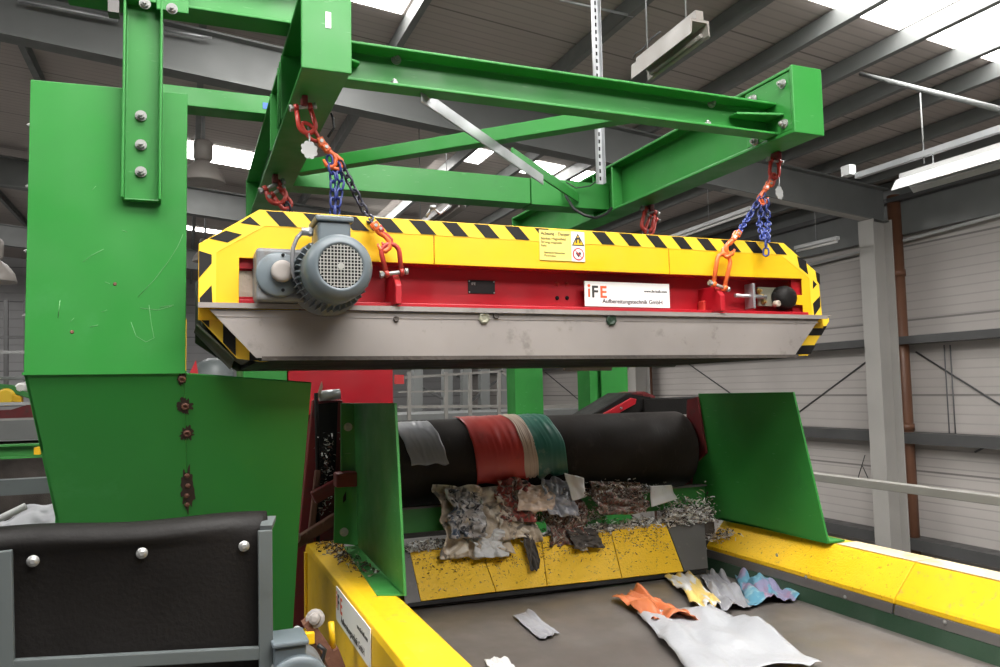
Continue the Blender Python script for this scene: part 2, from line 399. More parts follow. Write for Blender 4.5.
# eaves conduit along the wall
tag(MB().tube([at(798,268,X=8.9), at(868,250,X=8.9), at(1010,212,X=8.9)], .022, 8).build('wall_conduit', 'fixture'), 'pale conduit pipe running along the top of the ribbed wall', 'conduit')
for py, lab in ((352, 'thin grey cable'), ):
    for k, (px, l) in enumerate(((944, 'thin vertical cable on the wall, nearer the brown downpipe'), (950, 'thin vertical cable on the wall, farther from the brown downpipe'))):
        a, b = at(px, 345, X=8.96), at(px+2, 440, X=8.96); tag(MB().cyl(a, V((a.x,a.y,b.z)), .008, 6).build('wall_cable', 'greycable'), l, 'cable', 'wall cables')
tag(MB().tube([at(865,455,X=8.4), at(862,465,X=8.4), at(858,478,X=8.4)], .006, 6).tube([at(862,465,X=8.4), at(868,478,X=8.4)], .006, 6).build('wire_loop', 'cable'), 'thin dark wire forked beside the pale column', 'wire')
# handrail on the right
hr = thing('handrail', 'pale horizontal handrail beyond the yellow guard, before the column', 'handrail', at(905,490,X=4.0))
a = at(806,475,X=4.0); z = a.z
MB().box(3.96,4.03, 1.0, a.y+.35, z-.028, z+.022).build('rail', 'railpaint', hr, .004)
for y in (a.y+.3, a.y-2.6): MB().box(3.975,4.025,y-.025,y+.025,.0,z-.02).build('post', 'railpaint', hr, .003)
# ---- luminaires
def troffer(p, q, lab, w=.2, mat='fixture', hang=None):
    p, q = V(p), V(q); t = thing('tube_light', lab, 'light fixture', (p+q)/2, 'tube light fixtures')
    d = (q-p).normalized(); x = d.cross(V((0,0,1))).normalized(); u = V((0,0,1))
    sec = [(-w/2,-.02),(-w/2-.01,-.03),(-.06,.06),(.06,.06),(w/2+.01,-.03),(w/2,-.02),(.05,.045),(-.05,.045)]
    MB().prism([p + x*i + u*j for i, j in sec], q-p).build('reflector', mat, t)
    MB().bar(p+u*.085, q+u*.085, .05, .05).build('spine', mat, t)
    for s in (-.045, .045): MB().cyl(p+x*s+d*.05, q+x*s-d*.05, .011, 10).build('tube', mat, t)
    for f in (.15, .8):
        c = p.lerp(q, f); MB().cyl(c+u*.1, V((c.x,c.y,roofz(c.x)-.17 if hang is None else hang)), .005, 6).build('hanger', 'steel', t)
    return t
def batten(p, q, lab):
    p, q = V(p), V(q); t = thing('tube_light', lab, 'light fixture', (p+q)/2, 'tube light fixtures')
    MB().bar(p, q, .07, .05).build('housing', 'fixture', t, .004); d = (q-p)
    MB().cyl(p+d*.02-V((0,0,.045)), q-d*.02-V((0,0,.045)), .016, 10).build('tube', 'white', t)
    for f in (.03, .97):
        c = p+d*f; MB().bar(c-V((0,0,.02)), c-V((0,0,.06)), .02, .02, d).build('tube_holder', 'fixture', t)
    c = p+d*.5; MB().cyl(c, V((c.x,c.y,roofz(c.x)-.1)), .005, 6).build('hanger', 'steel', t)
p0 = at(902,188,X=5.2); troffer(p0, V((5.2, p0.y-1.9, p0.z)), 'white tube light hanging from a rail at the right edge', .22, hang=at(857,176,X=5.2).z-.02)
tag(MB().box(5.13,5.2,at(852,171,X=5.2).y-.04,at(852,171,X=5.2).y+.05,at(852,176,X=5.2).z,at(852,166,X=5.2).z).build('junction_box','fixture'), 'pale junction box at the far end of the light rail', 'junction box')
r0, r1 = at(857,176,X=5.2), at(1010,123,X=5.2)
tag(MB().bar(r0,V((5.2,r1.y,r0.z)),.05,.045).build('light_rail', 'steel'), 'galvanised rail carrying the white tube light', 'rail')
p1 = at(640,76,X=2.6); troffer(p1, V((2.6, at(700,28,X=2.6).y, p1.z+.02)), 'dusty tube light hanging behind the front crossbeam', .11, 'fixturegrey')
p2 = at(420,205,X=2.6); troffer(V((2.6,9.2,at(520,160,X=2.6).z)), V((2.6,7.6,at(520,160,X=2.6).z)), 'dusty tube light beyond the green diagonal brace', .2, 'fixturegrey')
q = at(600,205,X=4.6); batten(at(752,208,X=6.4), at(672,237,X=6.4), 'thin bright tube light above the right end of the separator')
batten(at(838,238,X=7.9), at(796,248,X=7.9), 'short tube light above the separator corner, by the column')
# conduit pipes under the roof
tag(MB().cyl(at(861,74,X=5.6), at(1010,112,X=4.6), .020, 8).build('roof_conduit', 'hallsteel'), 'steel conduit slanting below the right rooflight', 'conduit')
a = at(920,93,X=5.2); tag(MB().cyl(a, V((a.x,a.y,a.z-.55)), .006, 6).build('suspension_wire', 'hallsteel'), 'thin suspension wire hanging from the slanting conduit', 'wire')
tag(MB().cyl(at(18,0,Y=7.6), at(118,20,Y=7.6), .02, 8).build('roof_conduit', 'steel'), 'pale conduit pipe at top left beside the hanger post', 'conduit')
tag(MB().cyl(at(165,30,Y=7.6), at(212,38,Y=7.6), .014, 8).build('roof_conduit', 'steel'), 'short pale conduit between hanger post and left beam', 'conduit')
tag(MB().cyl(at(560,0,Y=5.5), at(633,16,Y=5.5), .012, 8).build('roof_conduit', 'steel'), 'thin conduit crossing at the top of the cable tray', 'conduit')
tag(MB().tube([at(633,58,X=3.3), at(636,53,X=3.3), at(642,50,X=3.3), at(648,43,X=3.3), at(652,38,X=3.3), at(660,32,X=3.3)], .008, 6).build('light_cable', 'greycable'), 'looped supply cable beside the dusty tube light', 'cable')
# perforated vertical cable tray
ct = thing('cable_tray', 'perforated galvanised cable tray hanging vertically behind the crossbeam', 'cable tray', at(599,185,Y=3.75))
pt, pb = at(597,-30,Y=3.75), at(600,184,Y=3.75); xx = pb.x; w = .022
mb = MB().box(xx-w, xx+w, 3.75, 3.753, pb.z, pt.z).box(xx-w, xx-w+.003, 3.72, 3.75, pb.z, pt.z).box(xx+w-.003, xx+w, 3.72, 3.75, pb.z, pt.z); mb.build('channel', 'steel', ct)
k = 0; z = pb.z + .02; hb = MB()
while z < pt.z - .03:
    hb.box(xx-.008, xx+.008, 3.7485, 3.7495, z, z+.022); z += .042
hb.build('slot', 'dark', ct)
# bell-shaped pendant lamps
def pendant(p, lab, s=1):
    p = V(p); t = thing('pendant_lamp', lab, 'lamp', p, 'bell pendant lamps')
    MB().lathe(p, (0,0,1), [(0,.235*s),(.012*s,.24*s),(.1*s,.215*s),(.19*s,.15*s),(.24*s,.08*s),(.25*s,.07*s)], 28).build('bell_shade', 'fixturegrey', t)
    MB().lathe(p+V((0,0,.25*s)), (0,0,1), [(0,.07*s),(.02*s,.1*s),(.2*s,.105*s),(.23*s,.08*s)], 20).build('ballast_housing', 'fixturegrey', t)
    MB().cyl(p+V((0,0,.48*s)), V((p.x,p.y,roofz(p.x)-.17)), .02, 8).build('drop_rod', 'steel', t)
pendant(at(203,183,Y=9.2), 'grey bell pendant lamp right of the green chute')
pendant(at(205,262,Y=15), 'grey bell pendant lamp far behind the separator end', .9)
pendant(at(-8,282,Y=9.0), 'pale bell pendant lamp at the left picture edge', .9)
# ---- far left background: walkway and sorting machines
BY = 12.0
wk = thing('walkway', 'grey elevated walkway with railing far left behind the chute', 'walkway', at(20,445,Y=BY))
pa, pb = at(-60,432,Y=BY), at(60,432,Y=BY)
MB().box(-9.5, pb.x+1.2, BY, BY+3.0, pa.z-.14, pa.z+.12).build('deck', 'hallsteel', wk)
for x in (-7.2, -6.6, -6.05, -5.5, -4.9):
    MB().box(x-.02,x+.02,BY,BY+.04,pa.z+.12,pa.z+1.04).build('railing_post', 'fixture', wk)
for dz in (.32, 1.0): MB().box(-9.5,pb.x+1.2,BY,BY+.04,pa.z+dz,pa.z+dz+.04).build('railing_bar', 'fixture', wk)
for x in (-8, -4.4): MB().box(x-.06,x+.06,BY+.4,BY+.52,0,pa.z-.14).build('support_leg', 'hallsteel', wk)
MB().box(-9.4,pb.x+1.1,BY+.6,BY+1.1,.0,pa.z-.2).build('clad_base', 'grime', wk)
MYs = BY+1.5
rm = thing('sorting_machine', 'red and yellow sorting machine on the far left walkway', 'machine', at(20,425,Y=MYs+.4))
def Q(px, py, dy=0): return at(px, py, Y=MYs+dy)
def qprism(name, pts, mt, dy=0, ext=.8): MB().prism([Q(px,py,dy) for px, py in pts], (0,ext,0)).build(name, mt, rm, .01)
qprism('hopper_body', [(-40,424),(60,424),(60,402),(30,404),(10,410),(-40,412)], 'darkred')
qprism('control_box', [(11,401),(11,393),(21,397),(21,404)], 'yellow', -.1, .2)
qprism('belt_arm', [(-20,382),(12,385),(30,394),(30,399),(10,392),(-20,390)], 'plategreen', -.05, .15)
qprism('belt_arm', [(-20,398),(40,376),(40,380),(-20,404)], 'fixture', .1, .1)
qprism('upper_beam', [(-40,376),(60,377),(60,380),(-40,380)], 'hallsteel', .2, .1)
MB().lathe(Q(5,397,-.1),(0,1,0),[(0,.10),(.05,.13),(.3,.13),(.32,.1)],20).build('pulley', 'tapeyellow', rm)
MB().lathe(Q(20,388,-.05),(0,1,0),[(0,.05),(.05,.08),(.3,.08)],16).build('pulley', 'white', rm)
qprism('pedestal', [(-30,424),(50,424),(50,432),(-30,432)], 'darksteel')
wf = thing('partition_frame', 'pale upright frame behind the left edge walkway', 'frame', at(8,380,Y=17))
for px in (-14, 6, 26): MB().bar(at(px,300,Y=17), at(px,385,Y=17), .07, .07, (0,1,0)).build('upright', 'darksteel', wf)
MB().bar(at(-40,337,Y=17), at(60,338,Y=17), .05, .05).build('crossbar', 'darksteel', wf)
gb = thing('beam_trestle', 'dark green beam trestle below the far left walkway', 'frame', V((-3.2,6.6,0)))
c = at(20,451,Y=6.6); MB().ibeam((-6,6.6,c.z),(-.75,6.6,c.z),.12,.10).build('beam', 'plategreen', gb)
MB().box(-2.0,-1.9,6.55,6.65,0,c.z-.08).build('leg', 'plategreen', gb); MB().box(-5.6,-5.5,6.55,6.65,0,c.z-.08).build('leg', 'plategreen', gb)
MB().box(at(36,448,Y=6.5).x,at(42,448,Y=6.5).x,6.42,6.5,c.z-.02,c.z+.03).build('motor_guard', 'yellow', gb)
c = at(20,488,Y=5.4); tag(MB().box(-4.6,-.6,5.4,5.5,c.z-.04,c.z+.05).build('guide_rail', 'frame'), 'pale grey rail left of the chute above the rubber skirt', 'rail')
c = at(24,516,Y=4.2)
dc = tag(MB().grid(lambda u, v: at(-12+72*u+2*v, (538*(1-v)+(523-26*u+4*math.sin(9*u))*v) + 2.5*noise.noise(V((u*5,v*4,1))), Y=3.75+.22*v+.05*noise.noise(V((u*4,v*4,8)))), 18, 12).build('dust_cover', 'bagfilm', solid=.006),
    'crumpled off-white dust cover behind the rubber skirt', 'cover')
q_ = at(25,534,Y=3.78); MB().box(q_.x-.03,q_.x+.03,3.76,3.82,0,q_.z).build('stand_leg', 'darksteel', dc)
tag(MB().cyl(at(-5,521,Y=3.7), at(26,506,Y=3.7), .014, 10).build('cover_pole', 'fixture'), 'pale pole along the crumpled dust cover', 'pole')
# bulk bags / pale things behind the separator's left end
sb_ = at(213,400,Y=8); tag(MB().lathe((sb_.x,sb_.y,0),(0,0,1),[(0,.2),(sb_.z,.2),(sb_.z+.26,.19),(sb_.z+.36,.13),(sb_.z+.40,.05)],20).build('silo', 'frame'), 'grey round-topped silo far behind the left end of the separator', 'silo')
tag(MB().box(-.05,-.0,6,6.1,0,3.75).build('yellow_post', 'yellow'), 'thin yellow post seen between chute and separator', 'post')
tag(MB().prism([at(187,378,Y=7),at(196,360,Y=7),at(199,378,Y=7)],(0,.3,0)).build('red_hood', 'red'), 'small red hood far behind the green chute edge', 'hood')
# ---- steel stair and railings in the gap behind the drum
st = thing('steel_stair', 'grey steel platform with railings seen under the separator', 'platform', V((3.2,11,0)))
SY = 11
def gp(px, py, Y=SY): return at(px, py, Y=Y)
def gbar(name, p, q, w, mat='railpaint'): MB().bar(p, q, w, w, (0,1,0) if abs((V(q)-V(p)).normalized().y) < .9 else (0,0,1)).build(name, mat, st)
for px in (409, 446, 470, 499, 511): gbar('railing_post', gp(px,372), gp(px,425), .05)
gbar('railing_bar', gp(398,407), gp(516,406), .04); gbar('railing_bar', gp(398,378), gp(505,371), .035); gbar('railing_bar', gp(500,371), gp(516,382), .035); gbar('railing_bar', gp(398,392), gp(512,390), .025)
gbar('railing_bar', gp(543,407), gp(596,405), .055)
for px in (417, 447, 466, 484, 505): gbar('column', gp(px,352,13), gp(px,440,13), .16, 'hallsteel')
gbar('cross_brace', gp(415,385,13), gp(450,402,13), .04, 'darksteel'); gbar('cross_brace', gp(470,402,13), gp(500,378,13), .04, 'darksteel')
MB().box(gp(395,415).x, gp(600,415).x, SY, SY+1.5, gp(400,430).z, gp(400,415).z).build('deck', 'hallsteel', st)
tag(MB().box(gp(398,400).x-.06, gp(403,400).x, SY-.07, SY-.024, gp(400,384).z, gp(400,375).z).build('warning_box', 'inkred'), 'small red box beside the railing under the separator', 'box')
# ================================================================ GANTRY
ZB, ZT = 4.195, 4.465
g = thing('gantry_frame', 'green steel gantry of I-beams from which the separator hangs', 'gantry', (1.35, 3.6, 0))
def gpart(name, mb, mat='green', bevel=.003, parent=None): return mb.build(name, mat, parent or g, bevel)
LX0, LX1, RX0, RX1 = .322, .470, 2.230, 2.376
lm, rm_ = (LX0+LX1)/2, (RX0+RX1)/2
def crane_beam(xc, w, y0, y1):
    b = gpart('side_beam', MB().ibeam((xc,y0,(ZB+ZT)/2), (xc,y1,(ZB+ZT)/2), w, ZT-ZB, .014, .010))
    gpart('end_plate', MB().box(xc-w/2-.003, xc+w/2+.003, y0-.016, y0, ZB-.004, ZT+.002), parent=b)
    gpart('end_plate', MB().box(xc-w/2-.003, xc+w/2+.003, y1, y1+.012, ZB, ZT), parent=b)
    return b
lb = crane_beam(lm, LX1-LX0, 2.385, 4.75)
for y in (2.9, 2.96, 3.02, 3.30): gpart('stiffener', MB().box(lm-.08, lm-.006, y, y+.008, ZB+.014, ZT-.014), parent=lb)
rb = crane_beam(rm_, RX1-RX0, 2.385, 5.25)
gpart('stiffener', MB().box(RX0+.002, rm_-.006, 3.80, 3.812, ZB+.014, ZT-.014), parent=rb)
gpart('stiffener', MB().box(RX0+.002, rm_-.006, 4.02, 4.03, ZB+.014, ZT-.014), parent=rb)
s = MB().box(at(325.5,12,Y=2.368).x, at(331,12,Y=2.368).x, 2.3675, 2.369, at(328,28,Y=2.368).z, at(328,12,Y=2.368).z).build('label_sticker', 'white', g); s['label'] = 'small white paper label'
for k in range(7):
    pass
# front channel
fz0, fz1 = 4.213, 4.347; fy = 2.47
ch = [(fy,fz0),(fy+.075,fz0),(fy+.075,fz1),(fy,fz1),(fy,fz1-.010),(fy+.065,fz1-.012),(fy+.065,fz0+.012),(fy,fz0+.010)]
gpart('front_crossbeam', MB().prism([(LX1-.06,y,z) for y, z in ch], (RX0+.003-LX1+.06,0,0)))
gpart('gusset', MB().prism([(RX0+.003,fy-.04,4.280),(RX0+.003,fy+.06,4.280),(RX0-.19,fy+.06,4.280),(RX0-.19,fy+.01,4.280)], (0,0,.010)))
gpart('gusset', MB().prism([(lm+.006,fy-.03,4.283),(lm+.006,fy+.06,4.283),(lm+.13,fy+.06,4.283),(lm+.13,fy+.03,4.283)], (0,0,.010)))
gpart('joint_plate', MB().box(RX0+.004, RX0+.016, 2.392, 2.66, ZB+.016, ZT-.016))
for px, py in ((396,60),(711,104)):
    c = at(px, py, Y=fy+.065); b = MB().bolt(c, (0,-1,0), .013, .016).build('bolt', 'bolt', g)
for px, py in ((396,79),(711,122)):
    c = at(px, py, Y=fy+.01); MB().bolt((c.x, fy+.03, fz0+.011), (0,0,1), .013, .014).build('bolt', 'bolt', g)
for y, z in ((2.43,4.41),(2.43,4.245),(2.605,4.225),(2.605,4.41)): MB().bolt((RX0+.004,y,z), (-1,0,0), .014, .018).build('bolt', 'bolt', g)
# rear crossbeam
ry = 3.95; rz0, rz1 = 4.238, 4.385
gpart('rear_crossbeam', MB().box(lm+.006, 1.79, ry, ry+.14, rz0, rz1))
gpart('rear_crossbeam', MB().box(1.796, rm_-.006, ry-.004, ry+.14, rz0-.003, rz1+.003))
# braces
b0, b1 = at(338,162,Y=3.9), at(655,119,Y=2.60); zz = (b0.z+b1.z)/2
gpart('diagonal_brace', MB().bar((.50,3.88,4.305),(1.62,2.56,4.265),.06,.06))
p, q = at(420,91,Y=2.58), at(540,178,Y=3.45)
f1 = gpart('flat_brace', MB().bar(at(421,95,Y=2.50),at(543,180,Y=3.40),.007,.05), 'steel'); f1['label'] = 'pale grey flat bar'  # pale steel bar in front, the brace behind it is green
p2 = at(512,152,Y=3.25)
gpart('angle_brace', MB().bar((p2.x,3.25,p2.z-.006),(at(578,198,Y=3.93).x,3.93,at(578,198,Y=3.93).z),.012,.055))
# beams lying on the left side beam, hanger posts
gpart('upper_crossbeam', MB().ibeam((-.36,2.725,4.465+.075),(LX1-.02,2.725,4.465+.075),.11,.146,.010,.008))
uz = 4.465
ub = gpart('rear_top_crossbeam', MB().box(-.13, LX0+.12, 3.60, 3.72, 4.467, 4.552))
c = at(266,106,Y=3.6); s = MB().box(c.x-.014,c.x+.014,3.5975,3.60,c.z-.014,c.z+.014).build('blue_label', 'bluesticker', ub)
HY = 2.72
px0, px1 = at(122,120,Y=HY-.05).x, at(162,120,Y=HY-.05).x; hz = at(140,199,Y=HY-.05).z
hp = gpart('hanger_post', MB().prism([(px0,HY-.06,hz),(px0+.008,HY-.06,hz),(px0+.008,HY-.010,hz),(px1-.008,HY-.010,hz),(px1-.008,HY-.06,hz),(px1,HY-.06,hz),(px1,HY-.001,hz),(px0,HY-.001,hz)], (0,0,5.0-hz)))
gpart('stop_plate', MB().box(px0+.006,px1-.006,HY-.03,HY-.009,hz,hz+.006), parent=hp)
for py in (116,145,172): MB().bolt(at(141,py,Y=HY-.012), (0,-1,0), .013, .016).build('bolt', 'bolt', g)
for px, py in ((145,4),(172,9)):
    c = at(px,py,Y=HY-.06); MB().bolt(c, (0,-1,-.1), .013, .016).build('bolt', 'bolt', g)
c = at(172,2,Y=HY-.06); gpart('clamp_plate', MB().box(px1-.02, c.x+.05, HY-.058, HY-.048, c.z-.03, 4.66))
c = at(112,8,Y=HY-.05); tag(MB().box(c.x-.012,c.x+.02,HY-.05,HY,c.z-.012,c.z+.03).build('pipe_clamp', 'greyplate', g))
# rear legs
for pa_, pb_, X in ((515,543,2.72),(591,628,2.66)):
    y0 = 6.6 if pa_ == 515 else 5.25
    lx0_, a = at(pa_,385,Y=y0).x, at(pb_,385,Y=y0).x
    if pa_ == 515: gpart('leg', MB().box(lx0_, a, y0, y0+.2, 0, 4.0))
    else: gpart('leg', MB().box(lx0_, lx0_+.07, y0+.02, y0+.22, 0, 4.0).box(lx0_+.05, a, y0+.1, y0+.11, 0, 4.0).box(lx0_+.09, a, y0-.0, y0+.012, 0, 4.0))
    gpart('leg_arm', MB().box(2.25, a-.02, y0+.02, y0+.16, 3.86, 3.99)); gpart('arm_bracket', MB().box(2.26, 2.36, y0+.03, y0+.15, 3.99, 4.195 if y0 < 5.2 else 4.0))
# cable along the gantry
cb = MB().tube([at(432,215,Y=3.9),at(470,190,Y=3.9),at(548,190,Y=3.9),at(562,186,Y=3.9),at(572,203,Y=3.7),at(583,214,Y=3.6),at(600,219,Y=3.6),at(611,211,Y=3.72)], .008, 8)
cb = MB().tube([at(563,188,Y=3.93),at(567,198,Y=3.9),at(574,209,Y=3.8),at(584,215,Y=3.75),at(596,218,Y=3.75),at(606,214,Y=3.78),at(612,208,Y=3.78)], .0085, 8)
tag(cb.build('power_cable', 'cable'), 'black cable sagging below the rear crossbeam', 'cable')
cb = MB().tube([at(566,182,Y=3.93),at(576,188,Y=3.92),at(590,186,Y=3.9),at(601,178,Y=3.85)], .004, 6)
tag(cb.build('sensor_wire', 'cable'), 'thin wire looping at the foot of the cable tray', 'wire')

# ================================================================ CHUTE
CY_ = 2.72; t = .012
x0, x1 = at(27,230,Y=CY_).x, at(186.5,230,Y=CY_).x
zt0, zt1 = at(31.5,79.5,Y=CY_).z, at(186,93.5,Y=CY_).z; zf = at(100,373,Y=CY_).z
cu = thing('material_chute', 'tall green sheet metal chute left of the separator', 'chute', (x0+.2, 3.0, 0))
MB().prism([(x0,CY_,zf),(x1,CY_,zf),(x1,CY_,zt1),(x0,CY_,zt0)], (0,.010,0)).build('front_panel', 'chutegreen', cu, .002)
MB().prism([(x1,CY_+.010,zf),(x1,3.4,zf),(x1,3.4,zt1),(x1,CY_+.010,zt1)], (-.008,0,0)).build('side_panel', 'chutegreen', cu)
MB().prism([(x0,CY_+.010,zf),(x0,3.4,zf),(x0,3.4,zt0),(x0,CY_+.010,zt0)], (.008,0,0)).build('side_panel', 'chutegreen', cu)
MB().box(x0,x1,3.4,3.41,zf-.7,zt0).build('rear_panel', 'chutegreen', cu)
pl = (V((0,CY_,zf)), V((0,-1,-.42)).normalized())
def lp(px, py): return at(px, py, P=pl)
nn = pl[1]*-.010
lowl = [V((x0,CY_,zf)), V((lp(184,373.5).x,CY_,zf)), lp(188,520), lp(188,660), lp(86,660), lp(57,525)]
MB().prism(lowl, nn).build('lower_panel', 'chutegreen', cu, .002)
lowr = [lp(184,373.5), lp(311.5,383), lp(299,528), lp(291,660), lp(188,660), lp(188,520)]
MB().prism(lowr, nn).build('lower_panel', 'chutegreen', cu, .002)
a, b = lp(57,525), V((x0,CY_,zf))
MB().hexa([b,a,a+V((0,.45,0)),V((x0,3.35,zf))],[b+V((.008,0,0)),a+V((.008,0,0)),a+V((.008,.45,0)),V((x0+.008,3.35,zf))]).build('side_panel', 'chutegreen', cu)
MB().bar(V((x0-.004,CY_-.004,zf)), V((x1+.004,CY_-.004,zf)), .006, .008).build('fold_seam', 'chutegreen', cu)
rr = random.Random(3)
for px, py, sx, sy in ((182,379,5,7),(185,406,8,9),(187,433,8,8),(187.5,489,8,24)):
    cc = lp(px, py) if py > 376 else at(px, py, Y=CY_)
    pts = []
    for k in range(34):
        a = 2*PI*k/34; r = rr.uniform(.55, 1.12)
        pts.append(lp(px + sx*r*math.cos(a), py + sy*r*math.sin(a)) - nn*.12)
    bmk = MB().prism(pts, -nn*.1).build('burn_mark', 'burn', cu); bmk['label'] = 'charred weld mark'
    if sy < 20: MB().lathe(cc - nn*.15, -nn, [(0,.012),(.004,.012),(.007,.009),(.0075,.006),(.003,.005)], 14).build('welded_nut', 'rust', bmk)
    else:
        for dy in (-14,-4,6,15): MB().lathe(lp(px+rr.uniform(-2,2),py+dy)-nn*.2, -nn, [(0,.008),(.004,.009),(.007,.004)], 8).build('weld_bead', 'rust', bmk)
for k, py in enumerate((123,185,250,315)):
    c = at(28.5,py,Y=CY_-.001); MB().bolt(V((x0-.001,CY_+.02,c.z)), (-1,0,0), .006, .006).build('rivet', 'bolt', cu)
for pts in ([(183,234),(178,246),(168,262),(154,280),(138,297)],[(140,308),(158,310),(172,306)],[(105,282),(110,284)],[(149,305),(151,322),(154,338),(146,342),(136,336),(131,322)],[(70,322),(74,318)],[(102,312),(107,310)],[(83,262),(92,255),(104,249)],[(90,327),(98,325)],[(60,300),(58,318)],[(96,186),(92,190)],[(160,307),(174,305)],[(122,230),(127,232)]):
    MB().tube([at(px,py,Y=CY_-.0004) for px, py in pts], .0009, 5).build('paint_scratch', 'scratch', cu)
# dents
for px, py in ((115,284),(72,332)): MB().lathe(at(px,py,Y=CY_-.001),(0,-1,0),[(0,.006),(.001,.004)],8).build('paint_chip', 'rust', cu)

# ================================================================ RUBBER SKIRT CONVEYOR
RY = 2.10
rs = thing('rubber_skirt_hopper', 'black rubber skirt in a grey steel frame at bottom left', 'hopper', (at(135,667,Y=RY).x, RY+.1, 0))
def rp(px, py, dy=0): return at(px, py, Y=RY+dy)
A, B = rp(-30,534), rp(270,516)
def rsheet(u, v):
    x = A.x + (B.x-A.x-.004)*u; top = A.z + (B.z-A.z)*u
    bot = rp(135,700).z
    if v < .22:
        a = v/.22*PI/2; r = .045
        return (x, RY+.012+r*(1-math.sin(a)) - .012*math.sin(3*u+.5), top - r*(1-math.cos(a)) + .004*math.sin(9*u))
    w = (v-.22)/.78
    return (x, RY+.012 + .02*math.sin(PI*w)*(.6+.4*math.sin(5*u)), top-.045 + (bot-top+.045)*w)
MB().grid(rsheet, 30, 30).build('rubber_sheet', 'rubber', rs, solid=.008)
def rframe(px0, py0, px1, py1, w=.034, y=-.012):
    MB().bar(rp(px0,py0,y), rp(px1,py1,y), w, .02, (0,1,0)).build('frame_bar', 'frame', rs, .002)
rframe(265,530,266,700); rframe(2,551,5,700,.04); rframe(-20,668,272,652,.03,-.010)
MB().bar(rp(266,528,-.012)+V((0,0,.0)), rp(270,518,.05), .03, .012).build('frame_bar', 'frame', rs)
for px, py in ((33,561),(142,553),(244,546)):
    MB().lathe(rp(px,py,.004),(0,-1,0),[(0,.0135),(.003,.0135),(.006,.010),(.0065,.006),(.009,.005)],18).build('button_bolt', 'bolt', rs)
MB().box(A.x,B.x,RY+.12,RY+.16,rp(135,660).z,A.z-.08).build('rear_beam', 'darksteel', rs)
for x in (A.x+.02,B.x-.03): MB().box(x-.02,x+.02,RY+.03,RY+.12,0,A.z-.1).build('leg', 'frame', rs)
# ================================================================ OVERBAND MAGNETIC SEPARATOR
MY = 2.60; MYB = 3.5
sp = thing('magnetic_separator', 'yellow and red overband magnetic separator hanging above the drum', 'magnetic separator', (1.3, 3.05, 3.3))
def mp(px, py, dy=0): return at(px, py, Y=MY+dy)
ztop, zlip, zbot = 3.796, 3.485, 3.318
XL, XR = .033, 2.548
hexL = [(XL,3.675),(.215,ztop),(2.353,ztop),(2.535,3.672),(2.545,3.40),(2.40,3.318),(.215,3.318),(.036,3.43)]
# yellow guards in three plates + end pieces
zy = lambda x: 3.618 - .006*0
def yb(px): return 3.617
cuts = [.215, .80, 1.625, 2.353]
yz0 = mp(500,267).z
s1, s2 = mp(434,240).x, mp(669,255).x
ga = MB()
rx0 = mp(239,290).x; rx1 = mp(809,290).x
zr0 = mp(240,262).z
ga_pts = [(XL,zlip-.05),(XL,3.675),(.215,ztop),(s1-.0015,ztop),(s1-.0015,yz0),(rx0+.37,yz0),(rx0+.37,mp(245,258).z),(rx0,mp(245,258).z),(rx0,zlip-.05)]
MB().prism([(x,MY,z) for x, z in ga_pts], (0,.006,0)).build('guard_plate', 'yellow', sp, .0015)
MB().prism([(x,MY,z) for x, z in [(s1+.0015,yz0),(s1+.0015,ztop),(s2-.0015,ztop),(s2-.0015,yz0)]], (0,.006,0)).build('guard_plate', 'yellow', sp, .0015)
xr1 = mp(803,300).x; xr2 = mp(796,300).x
MB().prism([(x,MY,z) for x, z in [(s2+.0015,yz0),(s2+.0015,ztop),(2.353,ztop),(2.535,3.672),(2.548,zlip-.05),(xr1+.03,zlip-.05),(xr1,mp(800,313).z),(xr1,mp(800,305).z),(xr2,mp(800,305).z),(xr2,mp(800,295).z),(xr1,mp(800,295).z),(xr1,yz0+.004)]], (0,.006,0)).build('guard_plate', 'yellow', sp, .0015)
# lower end pieces behind the pan
lowl = [(XL+.004,zlip-.01),(at(199.5,319,Y=MY+.007).x,at(199.5,319,Y=MY+.007).z),(at(237,358.5,Y=MY+.007).x,at(237,358.5,Y=MY+.007).z),(at(262,362,Y=MY+.007).x,at(262,362,Y=MY+.007).z),(.34,3.318),(.34,zlip-.01)]
MB().prism([(x,MY+.007,z) for x, z in lowl], (0,.006,0)).build('guard_plate', 'tapeyellow', sp)
MB().prism([(x,MY+.007,z) for x, z in [(at(829,320,Y=MY+.007).x,zlip-.006),(at(829,320,Y=MY+.007).x,3.465),(at(808,357,Y=MY+.007).x,3.317),(2.25,3.317),(2.25,zlip-.006)]], (0,.006,0)).build('guard_plate', 'tapeyellow', sp)
# hazard tape with black slanted bars
tp = MB(); ty = MY-.0012
def tpoly(pts, y=ty, th=.001): tp.prism([(x,y,z) for x, z in pts], (0,th,0))
w = .052
tpoly([(XL+.002,3.56),(XL+.002,3.674),(.216,ztop-.002),(2.352,ztop-.002),(2.533,3.671),(2.538,3.56),(2.538-w,3.56),(2.535-w,3.65),(2.353-.02,ztop-w),(.216+.018,ztop-w),(XL+w,3.65),(XL+w,3.56)][::1])
tpoly([(XL+.002,zlip-.004),(XL+.002,3.56),(XL+w,3.56),(XL+w,zlip-.004)]); tpoly([(2.538,3.56),(2.544,zlip-.004),(2.544-w,zlip-.004),(2.538-w,3.56)])
tp.mat(1); y2 = MY-.0022
for k in range(18):
    x = .2345 + .1195*k
    if k in (9,): continue
    if x > 2.30: continue
    tpoly([(x,ztop-.003),(x+.056,ztop-.003),(x+.100,ztop-.050),(x+.044,ztop-.050)], y2)
def ppoly(pts): 
    n = [at(px,py,Y=y2) for px, py in pts]; tp.prism(n, (0,.001,0))
